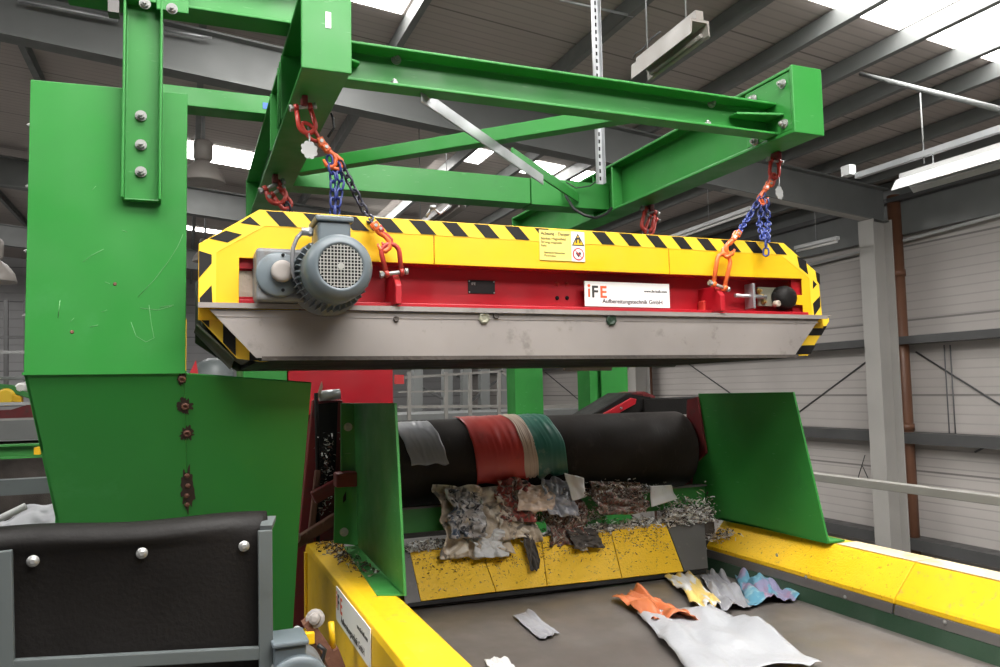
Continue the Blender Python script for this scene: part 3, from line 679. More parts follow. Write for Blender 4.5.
for pts in ([(209.3,238.5),(226,230.5),(242,234.5),(227.7,242.5)], [(240,223),(250,216.5),(260.6,225.7)], [(199,250.6),(211.7,254.6),(211.7,263.4),(199,278)],
            [(199.6,302.5),(199.6,298),(211.7,285),(212.5,302.5)], [(797,256),(806,261),(808.3,274.6),(799.5,267.3)], [(815.6,271.5),(819.7,274),(820.2,285),(817,281)],
            [(813,280),(817,284.3),(813,289)], [(813,303.5),(820,296),(820.4,307),(814.3,316)]): ppoly(pts)
for pts in ([(199.6,308),(209.3,309),(209.3,328),(200,319)], [(223,322),(235.7,334),(235.7,356),(223,342.6)], [(249.4,348),(262,360.5),(249.4,361)],
            [(812,326.5),(827,326),(821.5,335.5),(806,335.5)], [(800,345.5),(816,345),(810.5,354),(793,354.8)]):
    n = [at(px,py,Y=MY+.0055) for px, py in pts]; tp.prism(n, (0,.001,0))
hz = tp.build('hazard_tape', ['tapeyellow', 'black'], sp); hz['label'] = 'black and yellow hazard tape'
# red frame, recessed
rd = MB()
zr1 = zlip+.004
rd.box(rx0+.0,xr1+.14,MY+.075,MY+.085,zr1,yz0+.05)
rf = rd.build('red_frame', 'red', sp)
MB().box(rx0,xr1+.02,MY+.004,MY+.076,zr1,zr1+.012).box(rx0,xr1+.02,MY-.008,MY+.004,zr1,zr1+.026*.5).build('bottom_flange', 'red', sp, .002)
MB().box(rx0,xr1+.02,MY+.008,MY+.076,yz0+.0,yz0+.012).build('top_flange', 'red', sp, .002)
MB().box(rx0+.001,rx0+.07,MY+.02,MY+.03,mp(245,267.5).z,mp(245,256).z).build('end_bar', 'red', sp)
MB().box(rx0+.001,rx0+.07,MY+.02,MY+.03,zr1,mp(245,296).z).build('end_bar', 'red', sp)
pn = MB().box(rx0+.002,rx0+.075,MY+.035,MY+.04,zr1,3.60).build('end_panel', 'film', sp)
# stainless pan
PYF = MY-.045
pan = [at(209,309,Y=PYF), at(256,357.8,Y=PYF), at(795,355,Y=PYF), at(820,317.5,Y=PYF)]
pb = MB().prism(pan, (0,.004,0)).build('pan_face', 'inox', sp)
lx0, lx1 = at(198,305,Y=PYF-.01).x, at(831,317,Y=PYF-.01).x
MB().box(lx0,lx1,PYF-.012,MY+.01,zlip-.004,zlip+.0).box(lx0+.0,lx1-.02,PYF-.012,PYF-.009,zlip-.016,zlip-.004).build('pan_lip', 'inox', sp)
# shading bend line near the top of the pan
MB().prism([at(216,315,Y=PYF-.002),at(818,322,Y=PYF-.002),at(818,323.2,Y=PYF-.002),at(217,316.4,Y=PYF-.002)],(0,.002,0)).build('pan_bend', 'inox', sp)
MB().box(.215,2.36,PYF+.004,MYB,3.306,3.318).build('belly_plate', 'dark', sp)
MB().box(.22,2.36,PYF-.002,PYF+.01,3.306,3.319).build('belly_edge', 'grime', sp)
MB().box(1.75,2.02,MYB,MYB+.02,3.285,3.30).build('scraper_strip', 'inox', sp)
# core and belt loop
MB().box(.24,2.33,MY+.09,MYB-.08,3.34,3.76).build('magnet_core', 'darkred', sp)
loop = [(XL+.03,3.655),(.225,3.775),(2.343,3.775),(2.515,3.655),(2.515,3.42),(2.39,3.325),(.215,3.325),(XL+.02,3.44)]
lo = MB(); inner = [(x+(.02 if x < 1 else -.02), z+(.012 if z < 3.5 else -.012)) for x, z in loop]
n = len(loop)
for i in range(n):
    j = (i+1) % n
    lo.hexa([(loop[i][0],MY+.1,loop[i][1]),(loop[j][0],MY+.1,loop[j][1]),(loop[j][0],MYB-.02,loop[j][1]),(loop[i][0],MYB-.02,loop[i][1])],
            [(inner[i][0],MY+.1,inner[i][1]),(inner[j][0],MY+.1,inner[j][1]),(inner[j][0],MYB-.02,inner[j][1]),(inner[i][0],MYB-.02,inner[i][1])])
lo.build('conveyor_belt', 'olive', sp)
MB().prism([(x,MYB,z) for x, z in [(XL,3.42),(XL,3.675),(.215,ztop),(2.353,ztop),(2.535,3.67),(2.545,3.43),(2.40,3.30),(.20,3.30)]], (0,.006,0)).build('rear_guard_plate', 'olive', sp)
# end guard sheet: diagonal under-plate seen at the left
e0, e1 = V((.030,MY+.02,3.428)), V((.142,MY+.02,3.320)); 
MB().hexa([e0,e1,V((.175,MYB,3.312)),V((.030,MYB,3.47))],[e0+V((-.002,0,-.006)),e1+V((0,0,-.006)),V((.173,MYB,3.306)),V((.028,MYB,3.464))]).build('end_guard', 'olive', sp)
# --- gear motor: worm gearbox + motor with fan cover, axis across the belt
gx0, gx1 = at(256,275,Y=MY-.10).x, at(302,275,Y=MY-.10).x; gzt, gzb = at(278,248,Y=MY-.10).z, at(278,301,Y=MY-.10).z
gc = at(280,273,Y=MY-.10)
gbx = MB().box(gx0,gx1+.04,MY-.10,MY+.07,gzb,gzt).build('gearbox', 'greygear', sp, .012, seg=3)
MB().lathe((gc.x-.004,MY-.098,gc.z-.006),(0,-1,0),[(0,.070),(.010,.070),(.014,.064),(.016,.03)],36).build('flange_disc', 'greymotor', gbx)
MB().lathe((gc.x+.004,MY-.112,gc.z+.002),(0,-1,0),[(0,.034),(.022,.034),(.026,.028),(.027,.02)],24).build('shaft_cap', 'fixturegrey', gbx)
for px, py in ((283,255),(283,290)): MB().bolt(at(px,py,Y=MY-.114),(0,-1,0),.004,.003).build('cap_screw', 'dark', gbx)
FY = 2.27
mc = at(341,266,Y=FY); mr = .093
mtr = MB().lathe((mc.x,MY-.02,mc.z),(0,-1,0),[(0,.09),(.03,.118),(.05,.122),(.065,.122),(.07,.1),(MY-FY-.15,.1),(MY-FY-.14,.088)],36).build('motor_body', 'greygear', sp)
for k in range(36):
    a = 2*PI*k/36
    if 60 < math.degrees(a) < 120: continue
    d = V((math.cos(a),0,math.sin(a))); c = V((mc.x,0,mc.z))
    MB().hexa([c+d*.095+V((0,MY-.09,0))+V((-d.z,0,d.x))*.002, c+d*.095+V((0,MY-.09,0))-V((-d.z,0,d.x))*.002, c+d*.114+V((0,MY-.092,0))-V((-d.z,0,d.x))*.0013, c+d*.114+V((0,MY-.092,0))+V((-d.z,0,d.x))*.0013],
              [c+d*.095+V((0,FY+.12,0))+V((-d.z,0,d.x))*.002, c+d*.095+V((0,FY+.12,0))-V((-d.z,0,d.x))*.002, c+d*.114+V((0,FY+.125,0))-V((-d.z,0,d.x))*.0013, c+d*.114+V((0,FY+.125,0))+V((-d.z,0,d.x))*.0013]).build('cooling_fin', 'greymotor', mtr)
fc = MB().lathe((mc.x,FY+.12,mc.z),(0,-1,0),[(0,.100),(.07,.100),(.098,.098),(.112,.088),(.119,.074),(.120,.066),(.112,.064)],44).build('fan_cover', 'greymotor', sp)
MB().cyl((mc.x,FY+.006,mc.z),(mc.x,FY+.004,mc.z),.065,32).build('fan_opening', 'dark', fc)
gm = MB(); R_ = .064
for k in range(-6,7):
    o = k*.0098; hw = math.sqrt(max(0,R_*R_-o*o))
    gm.box(mc.x+o-.0013,mc.x+o+.0013,FY-.0008,FY+.0008,mc.z-hw,mc.z+hw); gm.box(mc.x-hw,mc.x+hw,FY-.0002,FY+.0014,mc.z+o-.0013,mc.z+o+.0013)
gm.lathe((mc.x,FY+.002,mc.z),(0,-1,0),[(0,.009),(.004,.009)],20)
gm.build('fan_grille', 'mesh', fc)
bx0, bx1 = at(313,225,Y=2.42).x, at(351,225,Y=2.42).x; bz1, bz0 = at(330,219,Y=2.42).z, at(330,242,Y=2.42).z
tb = MB().box(bx0+.012,bx1-.004,2.40,2.54,bz0-.03,bz1-.012).build('terminal_box', 'greymotor', sp, .008)
MB().box(bx0+.004,bx1+.004,2.392,2.548,bz1-.012,bz1+.006).build('terminal_lid', 'greymotor', tb, .005)
gl = at(313,232,Y=2.45); MB().cyl(gl, gl-V((.035,0,0)), .013, 12).cyl(gl-V((.006,0,0)), gl-V((.014,0,0)), .016, 6, smooth=False).build('cable_gland', 'steel', tb)
MB().tube([gl-V((.03,0,0)), at(297,238,Y=2.45), at(293,248,Y=2.44), at(292,262,Y=2.44), at(294,276,Y=2.44), at(301,289,Y=2.44), at(313,299,Y=2.46), at(330,304,Y=2.5)], .0065, 8).build('motor_cable', 'greycable', tb)
# lifting lugs
def lug(px, top, bot, w=.05):
    c = at(px,(top+bot)/2,Y=MY-.03); 
    MB().prism([(c.x-.008,MY-.07,zlip+.006),(c.x-.008,MY+.08,zlip+.006),(c.x-.008,MY+.08,zlip+.11),(c.x-.008,MY-.03,zlip+.11),(c.x-.008,MY-.07,zlip+.07)],(.022,0,0)).build('lifting_lug', 'red', sp, .003)
lug(395,280,303); lug(716,285,312)
bxs = at(722,298,Y=MY); MB().box(bxs.x-.07,bxs.x-.02,MY+.03,MY+.07,zlip+.01,zlip+.06).build('red_block', 'chainred', sp, .006)
# type plate
a, b = mp(468,280,.073), mp(495,294,.073)
tpl = MB().box(a.x,b.x,MY+.072,MY+.075,b.z,a.z).build('type_plate', 'black', sp)
for dx in (.006,): pass
text('plate_text', 'IFE', tpl, (a.x+.012,MY+.0715,a.z-.018), .014, 'mesh')
for k in range(3): text('plate_text', ('TYP UMP 2000', 'NR. 1087 / 50', 'KG 2350   KW 5'), tpl, (0,0,0), .01, 'mesh') if False else None
for dx in (.004, b.x-a.x-.004):
    for dz in (.004, a.z-b.z-.004): MB().cyl((a.x+dx,MY+.072,b.z+dz),(a.x+dx,MY+.070,b.z+dz),.0028,8).build('plate_rivet', 'bolt', tpl)
# bolts in the web
for px, py in ((557,284),(567,284),(557,298),(567,298)): MB().bolt(mp(px,py,.075),(0,-1,0),.006,.006).build('bolt', 'chainred' if py < 290 else 'dark', sp)
# company sign
a, b = at(584.5,281,Y=MY+.03), at(670,308.5,Y=MY+.03)
zs0, zs1 = at(584.5,306,Y=MY+.03).z, a.z
sg = MB().box(a.x,b.x,MY+.03,MY+.034,zs0,zs1).build('company_sign', 'white', sp); sg['label'] = 'white company sign with logo'
h = zs1-zs0; ys = MY+.0295
MB().box(a.x+.014,a.x+.022,ys-.001,ys+.0004,zs0+h*.36,zs0+h*.70).build('logo_bar', 'inkorange', sg); MB().lathe((a.x+.018,ys,zs0+h*.82),(0,-1,0),[(0,.006),(.0006,.006)],14).build('logo_dot', 'inkorange', sg)
text('logo_letter', 'F', sg, (a.x+.028,ys,zs0+h*.36), h*.66, 'inkdark', bold=.0016); text('logo_letter', 'E', sg, (a.x+.064,ys,zs0+h*.36), h*.66, 'inkorange', bold=.0016)
text('sign_text', 'Aufbereitungstechnik GmbH', sg, (a.x+.075,ys,zs0+h*.14), .0235, 'inkdark', bold=.0003); text('sign_text', 'www.ife-bulk.com', sg, (b.x-.012,ys,zs0+h*.62), .0145, 'inkdark', align='RIGHT', bold=.0003)
# warning sticker
a, b = at(539,229.5,Y=MY-.003), at(585,263.5,Y=MY-.003); zs1, zs0 = a.z, b.z+.006
ws = MB().box(a.x,b.x,MY-.0035,MY-.0015,zs0,zs1).build('warning_sticker', 'stickeryellow', sp); ws['label'] = 'pale yellow warning sticker'
yy = MY-.004; dx = at(571,245,Y=MY).x
MB().box(dx,b.x,yy,yy+.0006,zs0,zs1).build('pictogram_field', 'white', ws)
text('warning_text', 'Achtung - Danger:', ws, (a.x+.006,yy,zs1-.018), .0165, 'inkdark', bold=.0002)
text('warning_text', 'Starkes Magnetfeld\nStrong magnetic\nfield', ws, (a.x+.006,yy,zs1-.036), .0135, 'inkdark')
text('warning_text', 'Herzschrittmacher\nPacemaker', ws, (a.x+.018,yy,zs1-.088), .0115, 'inkdark')
cx = (dx+b.x)/2; zc = zs1-.030
MB().prism([(cx-.027,yy-.0006,zc-.024),(cx+.027,yy-.0006,zc-.024),(cx,yy-.0006,zc+.024)],(0,.0008,0)).build('warning_triangle', 'inkdark', ws)
MB().prism([(cx-.020,yy-.0012,zc-.020),(cx+.020,yy-.0012,zc-.020),(cx,yy-.0012,zc+.016)],(0,.0008,0)).build('triangle_field', 'yellow', ws)
MB().prism([(cx-.010,yy-.0018,zc-.014),(cx-.004,yy-.0018,zc-.014),(cx-.004,yy-.0018,zc),(cx+.004,yy-.0018,zc),(cx+.004,yy-.0018,zc-.014),(cx+.010,yy-.0018,zc-.014),(cx+.010,yy-.0018,zc+.004),(cx+.004,yy-.0018,zc+.008),(cx-.004,yy-.0018,zc+.008),(cx-.010,yy-.0018,zc+.004)],(0,.0008,0)).build('magnet_symbol', 'inkdark', ws)
zc = zs0+.028
MB().lathe((cx,yy,zc),(0,-1,0),[(0,.024),(.0008,.024)],28).build('prohibition_ring', 'inkred', ws); MB().lathe((cx,yy-.001,zc),(0,-1,0),[(0,.019),(.0006,.019)],28).build('ring_field', 'white', ws)
MB().prism([(cx,yy-.0018,zc-.013),(cx+.012,yy-.0018,zc+.002),(cx+.007,yy-.0018,zc+.010),(cx,yy-.0018,zc+.005),(cx-.007,yy-.0018,zc+.010),(cx-.012,yy-.0018,zc+.002)],(0,.0006,0)).build('heart_symbol', 'inkdark', ws)
MB().bar((cx-.014,yy-.0022,zc+.014),(cx+.014,yy-.0022,zc-.014),.003,.0006,(0,1,0)).build('prohibition_bar', 'inkred', ws)
MB().box(xr2-.004,xr1+.03,MY+.02,MY+.03,mp(800,295).z,yz0+.01).build('end_bar', 'red', sp); MB().box(xr2-.004,xr1+.03,MY+.02,MY+.03,zr1,mp(800,305).z).build('end_bar', 'red', sp)
# belt tensioner on the right
a, b = mp(757,287,.05), mp(796,308,.05)
tn = MB().box(a.x,b.x,MY+.045,MY+.055,b.z+.004,a.z).build('bearing_plate', 'platesteel', sp, .002)
c = mp(781,298.5,.045)
MB().lathe(c,(0,-1,0),[(0,.052),(.03,.052),(.05,.042),(.058,.025),(.06,.01)],28).build('bearing_housing', 'rubber', tn)
MB().box(c.x-.055,c.x+.055,MY+.02,MY+.045,c.z-.026,c.z+.026).build('bearing_flange', 'rubber', tn, .01)
c2 = mp(775,304,.0); MB().lathe(c2,(0,-1,0),[(0,.014),(.02,.014),(.024,.009)],14).build('grease_cap', 'film', tn)
a = mp(735,295.5,.03); b = mp(766,297,.03); MB().cyl(a,b,.0085,12).build('tension_rod', 'steel', tn)
c = mp(750.5,297,.03); MB().box(c.x-.006,c.x+.006,MY+.005,MY+.06,c.z-.05,c.z+.055).build('rod_bracket', 'steel', tn, .002)
for px, py in ((760,296),(763,302),(758.5,291)): MB().bolt(mp(px,py,.045),(0,-1,0),.008,.014).build('brass_nut', 'brass', tn)
# lump spots on the pan
for px, py, mt, r in ((484,318,'platesteel',.021),(496,316,'grime',.011),(611,320,'dgreen',.022),(396,319,'grime',.010)):
    c = at(px,py,Y=PYF-.002); MB().lathe(c,(0,-1,0),[(0,r),(.004,r*1.05),(.006,r*.75),(.004,r*.4)],7,smooth=False).build('pan_bolt' if mt == 'grime' else 'clogged_hole', mt, sp)
MB().tube([mp(426,217,.03),mp(432,207,.03),mp(440,214,.03),mp(450,206,.03)], .006, 6).lathe(mp(433,209,.02),(0,0,1),[(0,.012),(.012,.012)],10).build('eye_bolt', 'steel', sp)
for px in (330,540,760):
    pass
# ================================================================ CHAIN SLINGS
def linkpath(c, d, n, L, W):
    """stadium loop in plane (d, n)"""
    pts = []
    for k in range(14):
        a = 2*PI*k/14; u, v = math.cos(a), math.sin(a)
        pts.append(c + d*((L/2-W/2)*(1 if u > 0 else -1)*min(1,abs(u)*3) + u*W/2) + n*v*W/2)
    return pts
def chain(parent, pts, mat, L=.036, W=.024, r=.0042, name='chain_link'):
    pts = [V(p) for p in pts]; seg = [(pts[i+1]-pts[i]).length for i in range(len(pts)-1)]; tot = sum(seg)
    pitch = L - 2.2*r; n = max(1, int(tot/pitch))
    def P(s):
        for i, l in enumerate(seg):
            if s <= l or i == len(seg)-1: return pts[i].lerp(pts[i+1], s/l), (pts[i+1]-pts[i]).normalized()
            s -= l
    for k in range(n):
        c, d = P((k+.5)*tot/n); u = V((0.6,-.8,0)); u = (u-d*u.dot(d)).normalized()
        if k % 2: u = d.cross(u)
        MB().tube(linkpath(c, d, u, L, W), r, 7, closed=True).build(name, mat, parent)
def shackle(parent, top, bot, w, r, mat='chainred', name='shackle', nrm=(1,0,0)):
    """bow shackle: bow at bot, pin at top"""
    top, bot = V(top), V(bot); d = (bot-top); L = d.length; d.normalize(); n = V(nrm); n = (n-d*n.dot(d)).normalized()
    pts = [top + n*w*.42]
    for k in range(11):
        a = PI*k/10; pts.append(top + d*(L-w*.5 + math.sin(a)*w*.5) + n*math.cos(a)*w*.5)
    pts.append(top - n*w*.42)
    s = MB().tube(pts, r, 10).lathe(top+n*(w*.42-r*.8), n, [(0,r*1.5),(r*1.6,r*1.5)], 12).lathe(top-n*(w*.42+r*.8), n, [(0,r*1.5),(r*1.6,r*1.5)], 12).build(name, mat, parent)
    MB().cyl(top+n*(w*.42+r*2.6), top-n*(w*.42+r*2.6), r*.8, 10).lathe(top-n*(w*.42+r*2.6), n, [(0,r*1.4),(r*1.2,r*1.4)], 6, smooth=False).lathe(top+n*(w*.42+r*1.4), n, [(0,r*1.3),(r*1.2,r*1.3)], 12).build('shackle_pin', 'bolt', s)
def hook(parent, top, bot, r, mat='orange', nrm=(1,0,0), name='clevis_hook'):
    top, bot = V(top), V(bot); d = bot-top; L = d.length; d.normalize(); n = V(nrm); n = (n-d*n.dot(d)).normalized()
    pts = [top, top+d*L*.3+n*r*.3, top+d*L*.5+n*r*1.6, top+d*L*.75+n*r*2.2, top+d*L*.95+n*r*.8, top+d*L-n*r*1.3, top+d*L*.85-n*r*2.6, top+d*L*.62-n*r*2.5]
    rr_ = [r*1.5, r*1.2, r, r*1.05, r*1.15, r*1.05, r*.85, r*.5]
    h = MB().tube(pts, rr_, 10).build(name, mat, parent)
    c = top; e = d.cross(n)
    MB().bar(top-d*r*1.6+e*r*1.2, top+d*r*1.6+e*r*1.2, r*2.6, r*1.0, e).bar(top-d*r*1.6-e*r*1.2, top+d*r*1.6-e*r*1.2, r*2.6, r*1.0, e).build('clevis', mat, h, .002)
    MB().cyl(top+e*r*2.2, top-e*r*2.2, r*.7, 10).build('clevis_pin', 'bolt', h)
def tagplate(parent, top, c, r):
    MB().tube([top, V(top).lerp(V(c),.5)+V((.004,0,0)), V(c)+V((0,0,r*.8))], .003, 6).build('tag_wire', 'steel', parent)
    pts = []
    for k in range(24):
        a = 2*PI*k/24; rr_ = r*(1 + (.10 if k % 3 else -.08)); pts.append(V(c) + V((math.cos(a)*.95, math.cos(a)*.3, math.sin(a)))*rr_)
    o = MB().prism(pts, (.001,-.003,0)).build('load_tag', 'fixture', parent); o['label'] = 'scalloped pale metal load tag'
SY0 = 2.62; SL = 2.545
def S(px, py, y=SY0): return at(px, py, Y=y)
# front left
c1 = thing('chain_sling', 'chain sling with white tag hanging from the front of the left beam, above the motor', 'chain sling', S(303,105), 'chain slings holding the separator')
MB().box(S(304,100).x-.010,S(304,100).x+.010,SY0-.025,SY0+.025,ZB-.035,ZB-.001).build('lug_plate', 'darkred', c1, .004)
shackle(c1, S(303,107), S(309,133), .055, .0085)
MB().tube(linkpath((S(313,137)+S(308,127))/2, (S(318,143)-S(308,127)).normalized(), V((1,0,0)), .07,.036), .007, 8, closed=True).build('coupling_link', 'chainred', c1)
tagplate(c1, S(308,127), S(309,150,2.6), .028)
hook(c1, S(321,142), S(334,166), .0085, nrm=(1,0,0)); hook(c1, S(326,148), S(341,168), .008, nrm=(1,0,.3))
chain(c1, [S(329,156), S(333,178), S(333,216)], 'blue'); chain(c1, [S(337,163), S(341,185), S(336,216)], 'blue')
chain(c1, [S(340,162), S(354,190), S(367,215), S(376,228,SL)], 'darkchain')
hook(c1, S(375,226,SL), S(388,250,SL), .0085); hook(c1, S(380,229,SL), S(390,246,SL), .007, 'chainred')
shackle(c1, S(394,273,SL), S(389,244,SL), .062, .0085, 'chainred')
MB().tube([S(328,137),S(334,128),S(333,118),S(331,113)], .0045, 6).build('black_cable_tie', 'cable', c1)
# front right
c2 = thing('chain_sling', 'chain sling with orange hooks hanging from the front of the right beam', 'chain sling', S(773,158), 'chain slings holding the separator')
MB().box(S(776,152).x-.010,S(776,152).x+.010,SY0-.025,SY0+.025,ZB-.035,ZB-.001).build('lug_plate', 'darkred', c2, .004)
shackle(c2, S(775,161), S(774,178), .05, .008)
MB().tube(linkpath(S(772,180), (S(770,188)-S(774,173)).normalized(), V((1,.2,0)), .062,.034), .0065, 8, closed=True).build('coupling_link', 'chainred', c2)
tagplate(c2, S(778,173), S(779,193,2.6), .027)
hook(c2, S(769,184), S(762,202), .008, nrm=(-1,0,0)); hook(c2, S(766,188), S(760,204), .0075, nrm=(-1,.3,0))
chain(c2, [S(763,193), S(750,215), S(738,233,SL)], 'blue'); chain(c2, [S(763,200), S(759,222), S(763,238,SL), S(767,240,SL), S(768,222), S(766,200)], 'blue', .034,.022,.004)
chain(c2, [S(766,232,SL), S(766,256,SL)], 'blue', .034,.022,.004)
hook(c2, S(737,234,SL), S(727,254,SL), .0085, nrm=(-1,0,0)); hook(c2, S(734,238,SL), S(724,256,SL), .0075, nrm=(-1,.4,0))
shackle(c2, S(719,286,SL), S(725,254,SL), .064, .0085, 'orange')
# rear pair
SR = 3.62
c3 = thing('chain_sling', 'red shackle sling at the back of the left beam, behind the separator corner', 'chain sling', S(274,184,SR), 'chain slings holding the separator')
MB().box(S(275,182,SR).x-.012,S(275,182,SR).x+.012,SR-.025,SR+.025,ZB-.04,ZB-.001).build('lug_plate', 'darkred', c3, .004)
shackle(c3, S(272,186,SR), S(281,203,SR), .08, .011); shackle(c3, S(276,192,SR), S(289,208,SR), .05, .010)
chain(c3, [S(286,203,SR), S(292,216,SR), S(292,240,SR)], 'darkchain', .045,.03,.005)
c4 = thing('chain_sling', 'red shackle sling at the back of the right beam, above the yellow guard', 'chain sling', S(649,207,SR), 'chain slings holding the separator')
MB().box(S(650,205,SR).x-.012,S(650,205,SR).x+.012,SR-.025,SR+.025,ZB-.04,ZB-.001).build('lug_plate', 'darkred', c4, .004)
shackle(c4, S(650,211,SR), S(646,231,SR), .07, .011); shackle(c4, S(653,218,SR), S(648,235,SR), .05, .009)
chain(c4, [S(646,229,SR), S(640,250,SR)], 'darkchain', .045,.03,.005)
# ================================================================ FEED CONVEYOR WITH HEAD DRUM
DX0, DX1, DY, DZ, DR = .76, 2.55, 3.72, 2.853, .205
fcv = thing('feed_conveyor', 'feed conveyor with black head drum between green side plates', 'conveyor', (1.65, 4.6, 0))
mb = MB()
L0 = DX1-DX0; prof = [(0,DR-.006),(.006,DR-.002),(.012,DR),(.03,DR),(L0/2,DR+.003),(L0-.03,DR),(L0-.012,DR),(L0-.006,DR-.002),(L0,DR-.006)]
mb.lathe((DX0,DY,DZ),(1,0,0),prof,64); mb.build('head_drum', 'drum', fcv)
MB().prism([(DX0+.02,DY+.04,DZ+DR-.014),(DX0+.02,6.6,DZ+DR-.75),(DX0+.02,6.6,DZ+DR-.738),(DX0+.02,DY+.04,DZ+DR-.002)],(DX1-DX0-.04,0,0)).prism([(DX0+.02,DY+.0,DZ-DR),(DX0+.02,6.6,DZ-DR-.70),(DX0+.02,6.6,DZ-DR-.688),(DX0+.02,DY,DZ-DR+.012)],(DX1-DX0-.04,0,0)).build('feed_belt', 'drum', fcv)
MB().prism([(DX0+.1,DY+.3,DZ-.2),(DX0+.1,6.4,DZ-.72),(DX0+.1,6.4,DZ-.5),(DX0+.1,DY+.3,DZ+.06)],(DX1-DX0-.2,0,0)).build('carry_frame', 'darkred', fcv)
for x in (.95,2.4):
    for y in (4.5,6.6): MB().box(x-.05,x+.05,y-.05,y+.05,0,DZ-.2-(y-4)*.22).build('support_leg', 'plategreen', fcv)
# left bracket
PLX = .70
def L_(px, py): return at(px, py, X=PLX)
MB().prism([L_(356,403),L_(397,403),L_(407,596),L_(360,546)],(-.010,0,0)).build('side_plate', 'plategreen', fcv, .002)
yf = L_(356,403).y
def Fp(px, py): return at(px, py, Y=yf)
MB().prism([Fp(341,403),Fp(357,403),Fp(359,471),Fp(341,471)],(0,.012,0)).build('bolted_flange', 'plategreen', fcv, .002)
MB().prism([Fp(335,487),Fp(358,487),Fp(362,546),Fp(334,543)],(0,.012,0)).build('bolted_flange', 'green', fcv, .002)
for px, py in ((348,427),(344,532),): MB().bolt(Fp(px,py),(0,-1,0),.014,.012).build('bolt', 'bolt', fcv)
MB().bolt(L_(372,427),(-1,0,0),.006,.004).build('bolt', 'plategreen', fcv)
MB().prism([Fp(343,497),Fp(346,491),Fp(346,500),Fp(343,503)],(0,-.002,0)).build('slot', 'dark', fcv)
fz = 2.503
MB().prism([at(344,548,Z=fz),at(362,546,Z=fz),at(407,596,Z=fz),at(377,596.5,Z=fz)],(0,0,.006)).build('foot_plate', 'plategreen', fcv, .001)
MB().box(Fp(334,475).x,PLX+.03,yf-.06,yf+.02,Fp(340,486).z,Fp(340,472).z).build('clamp_bar', 'darkred', fcv, .006)
# right plate
PRX = 2.58
def R_p(px, py): return at(px, py, X=PRX)
MB().prism([R_p(698,393.5),R_p(793,392),R_p(828,542.5),R_p(705.5,517),R_p(690.5,490),R_p(692,467),R_p(707,453)],(.010,0,0)).build('side_plate', 'green', fcv, .002)
a, b = R_p(828,542.5), R_p(720,521)
MB().prism([(PRX,a.y+.005,a.z+.002),(PRX+.10,a.y+.005,a.z+.002),(PRX+.10,b.y,a.z+.002),(PRX,b.y,a.z+.002)],(0,0,-.008)).build('foot_plate', 'green', fcv)
MB().prism([at(687,400,X=2.565),at(697,397,X=2.565),at(706,453,X=2.565),at(692,466,X=2.565),at(690,492,X=2.565),at(684,492,X=2.565)],(.012,0,0)).build('bearing_plate', 'darkred', fcv)
MB().box(DX1-.002,PRX+.008,DY-.03,DY+.12,DZ-.2,DZ+.17).build('bearing_housing', 'darkred', fcv)
# green scraper beam under the drum
a, b = at(402,509,Y=3.52), at(402,534,Y=3.52)
MB().box(PLX+.005,PRX-.005,3.52,3.60,b.z,a.z).build('scraper_beam', 'plategreen', fcv, .003)
MB().box(PLX+.005,PRX-.005,3.50,3.55,a.z-.002,a.z+.006).build('scraper_blade', 'greyplate', fcv)
# return roller and red frame behind the drum
cvb = fcv
Yb = 4.35
def U(px, py, y=Yb): return at(px, py, Y=y)
MB().prism([U(584,419),U(627,393),U(648,392),U(652,397),U(640,413),U(630,420)],(0,.25,0)).build('belt_cover', 'rubber', cvb, .008)
MB().prism([U(598,416),U(630,398),U(635,399),U(634,404),U(612,416)],(0,-.02,0)).build('red_bar', 'red', cvb, .003)
MB().lathe(U(619,408)-V((0,.022,0)),(0,-1,0),[(0,.008),(.01,.007)],12).build('bolt', 'bolt', cvb)
MB().cyl(U(643,407,Yb+.1),U(705,404,Yb+.1),.055,24).build('roller', 'rubber', cvb)
MB().box(U(640,400).x,U(700,400).x,Yb-.05,Yb-.03,U(660,415).z,U(660,399).z).build('roller_guard', 'rubber', cvb)
MB().prism([U(630,394),U(644,391.5),U(655,396),U(655,398)],(0,.26,0)).build('rust_cap', 'darkred', cvb)
# red hood and green panel behind the left
hd = thing('red_hood', 'large red steel hood behind the left end of the drum', 'hood', (U(340,400,4.7).x, 4.9, 0))
MB().box(U(288,380,4.7).x,U(393,380,4.7).x,4.7,5.4,3.075,U(340,352,4.7).z).build('body', 'red', hd, .006)
for x in (.56,.66): MB().box(x-.03,x+.03,4.75,4.85,0,3.075).build('leg', 'darkred', hd)
gh = thing('green_hood', 'green panel beside the red hood under the separator end', 'hood', (U(268,375,4.68).x, 4.8, 0))
MB().box(U(243,380,4.68).x,U(287,380,4.68).x,4.68,5.3,0,U(260,356,4.68).z).build('body', 'green', gh, .004)
# upright between chute and bracket
up = thing('drum_frame_upright', 'dark red dirty upright with pale roller between chute and left bracket', 'frame', at(325,560,Y=3.95))
def W(px, py, y=3.95): return at(px, py, Y=y)
MB().prism([W(313,400),W(343,400),W(345,668),W(286,668),W(296,565)],(0,.05,0)).build('upright_plate', 'darkred', up, .004)
MB().prism([W(318,404,3.93),W(338,402,3.93),W(335,480,3.93),W(318,520,3.93)],(0,.015,0)).build('inner_channel', 'dark', up)
MB().cyl(W(319,396,3.93),W(340,394,3.93),.026,18).build('end_roller', 'steel', up)
MB().tube([W(316,393,3.9),W(317,430,3.9),W(318,500,3.9),W(318,560,3.9)],.010,8).build('rubber_edge', 'rubber', up)
MB().prism([W(321,383,3.9),W(322,381,3.9),W(323,387,3.9),W(319,398,3.9),W(316,398,3.9)],(0,.006,0)).build('torn_strip', 'cream', up)
MB().bar(W(293,545,3.86),W(340,515,3.86),.05,.05,(0,1,0)).build('tie_bar', 'rust', up, .006)
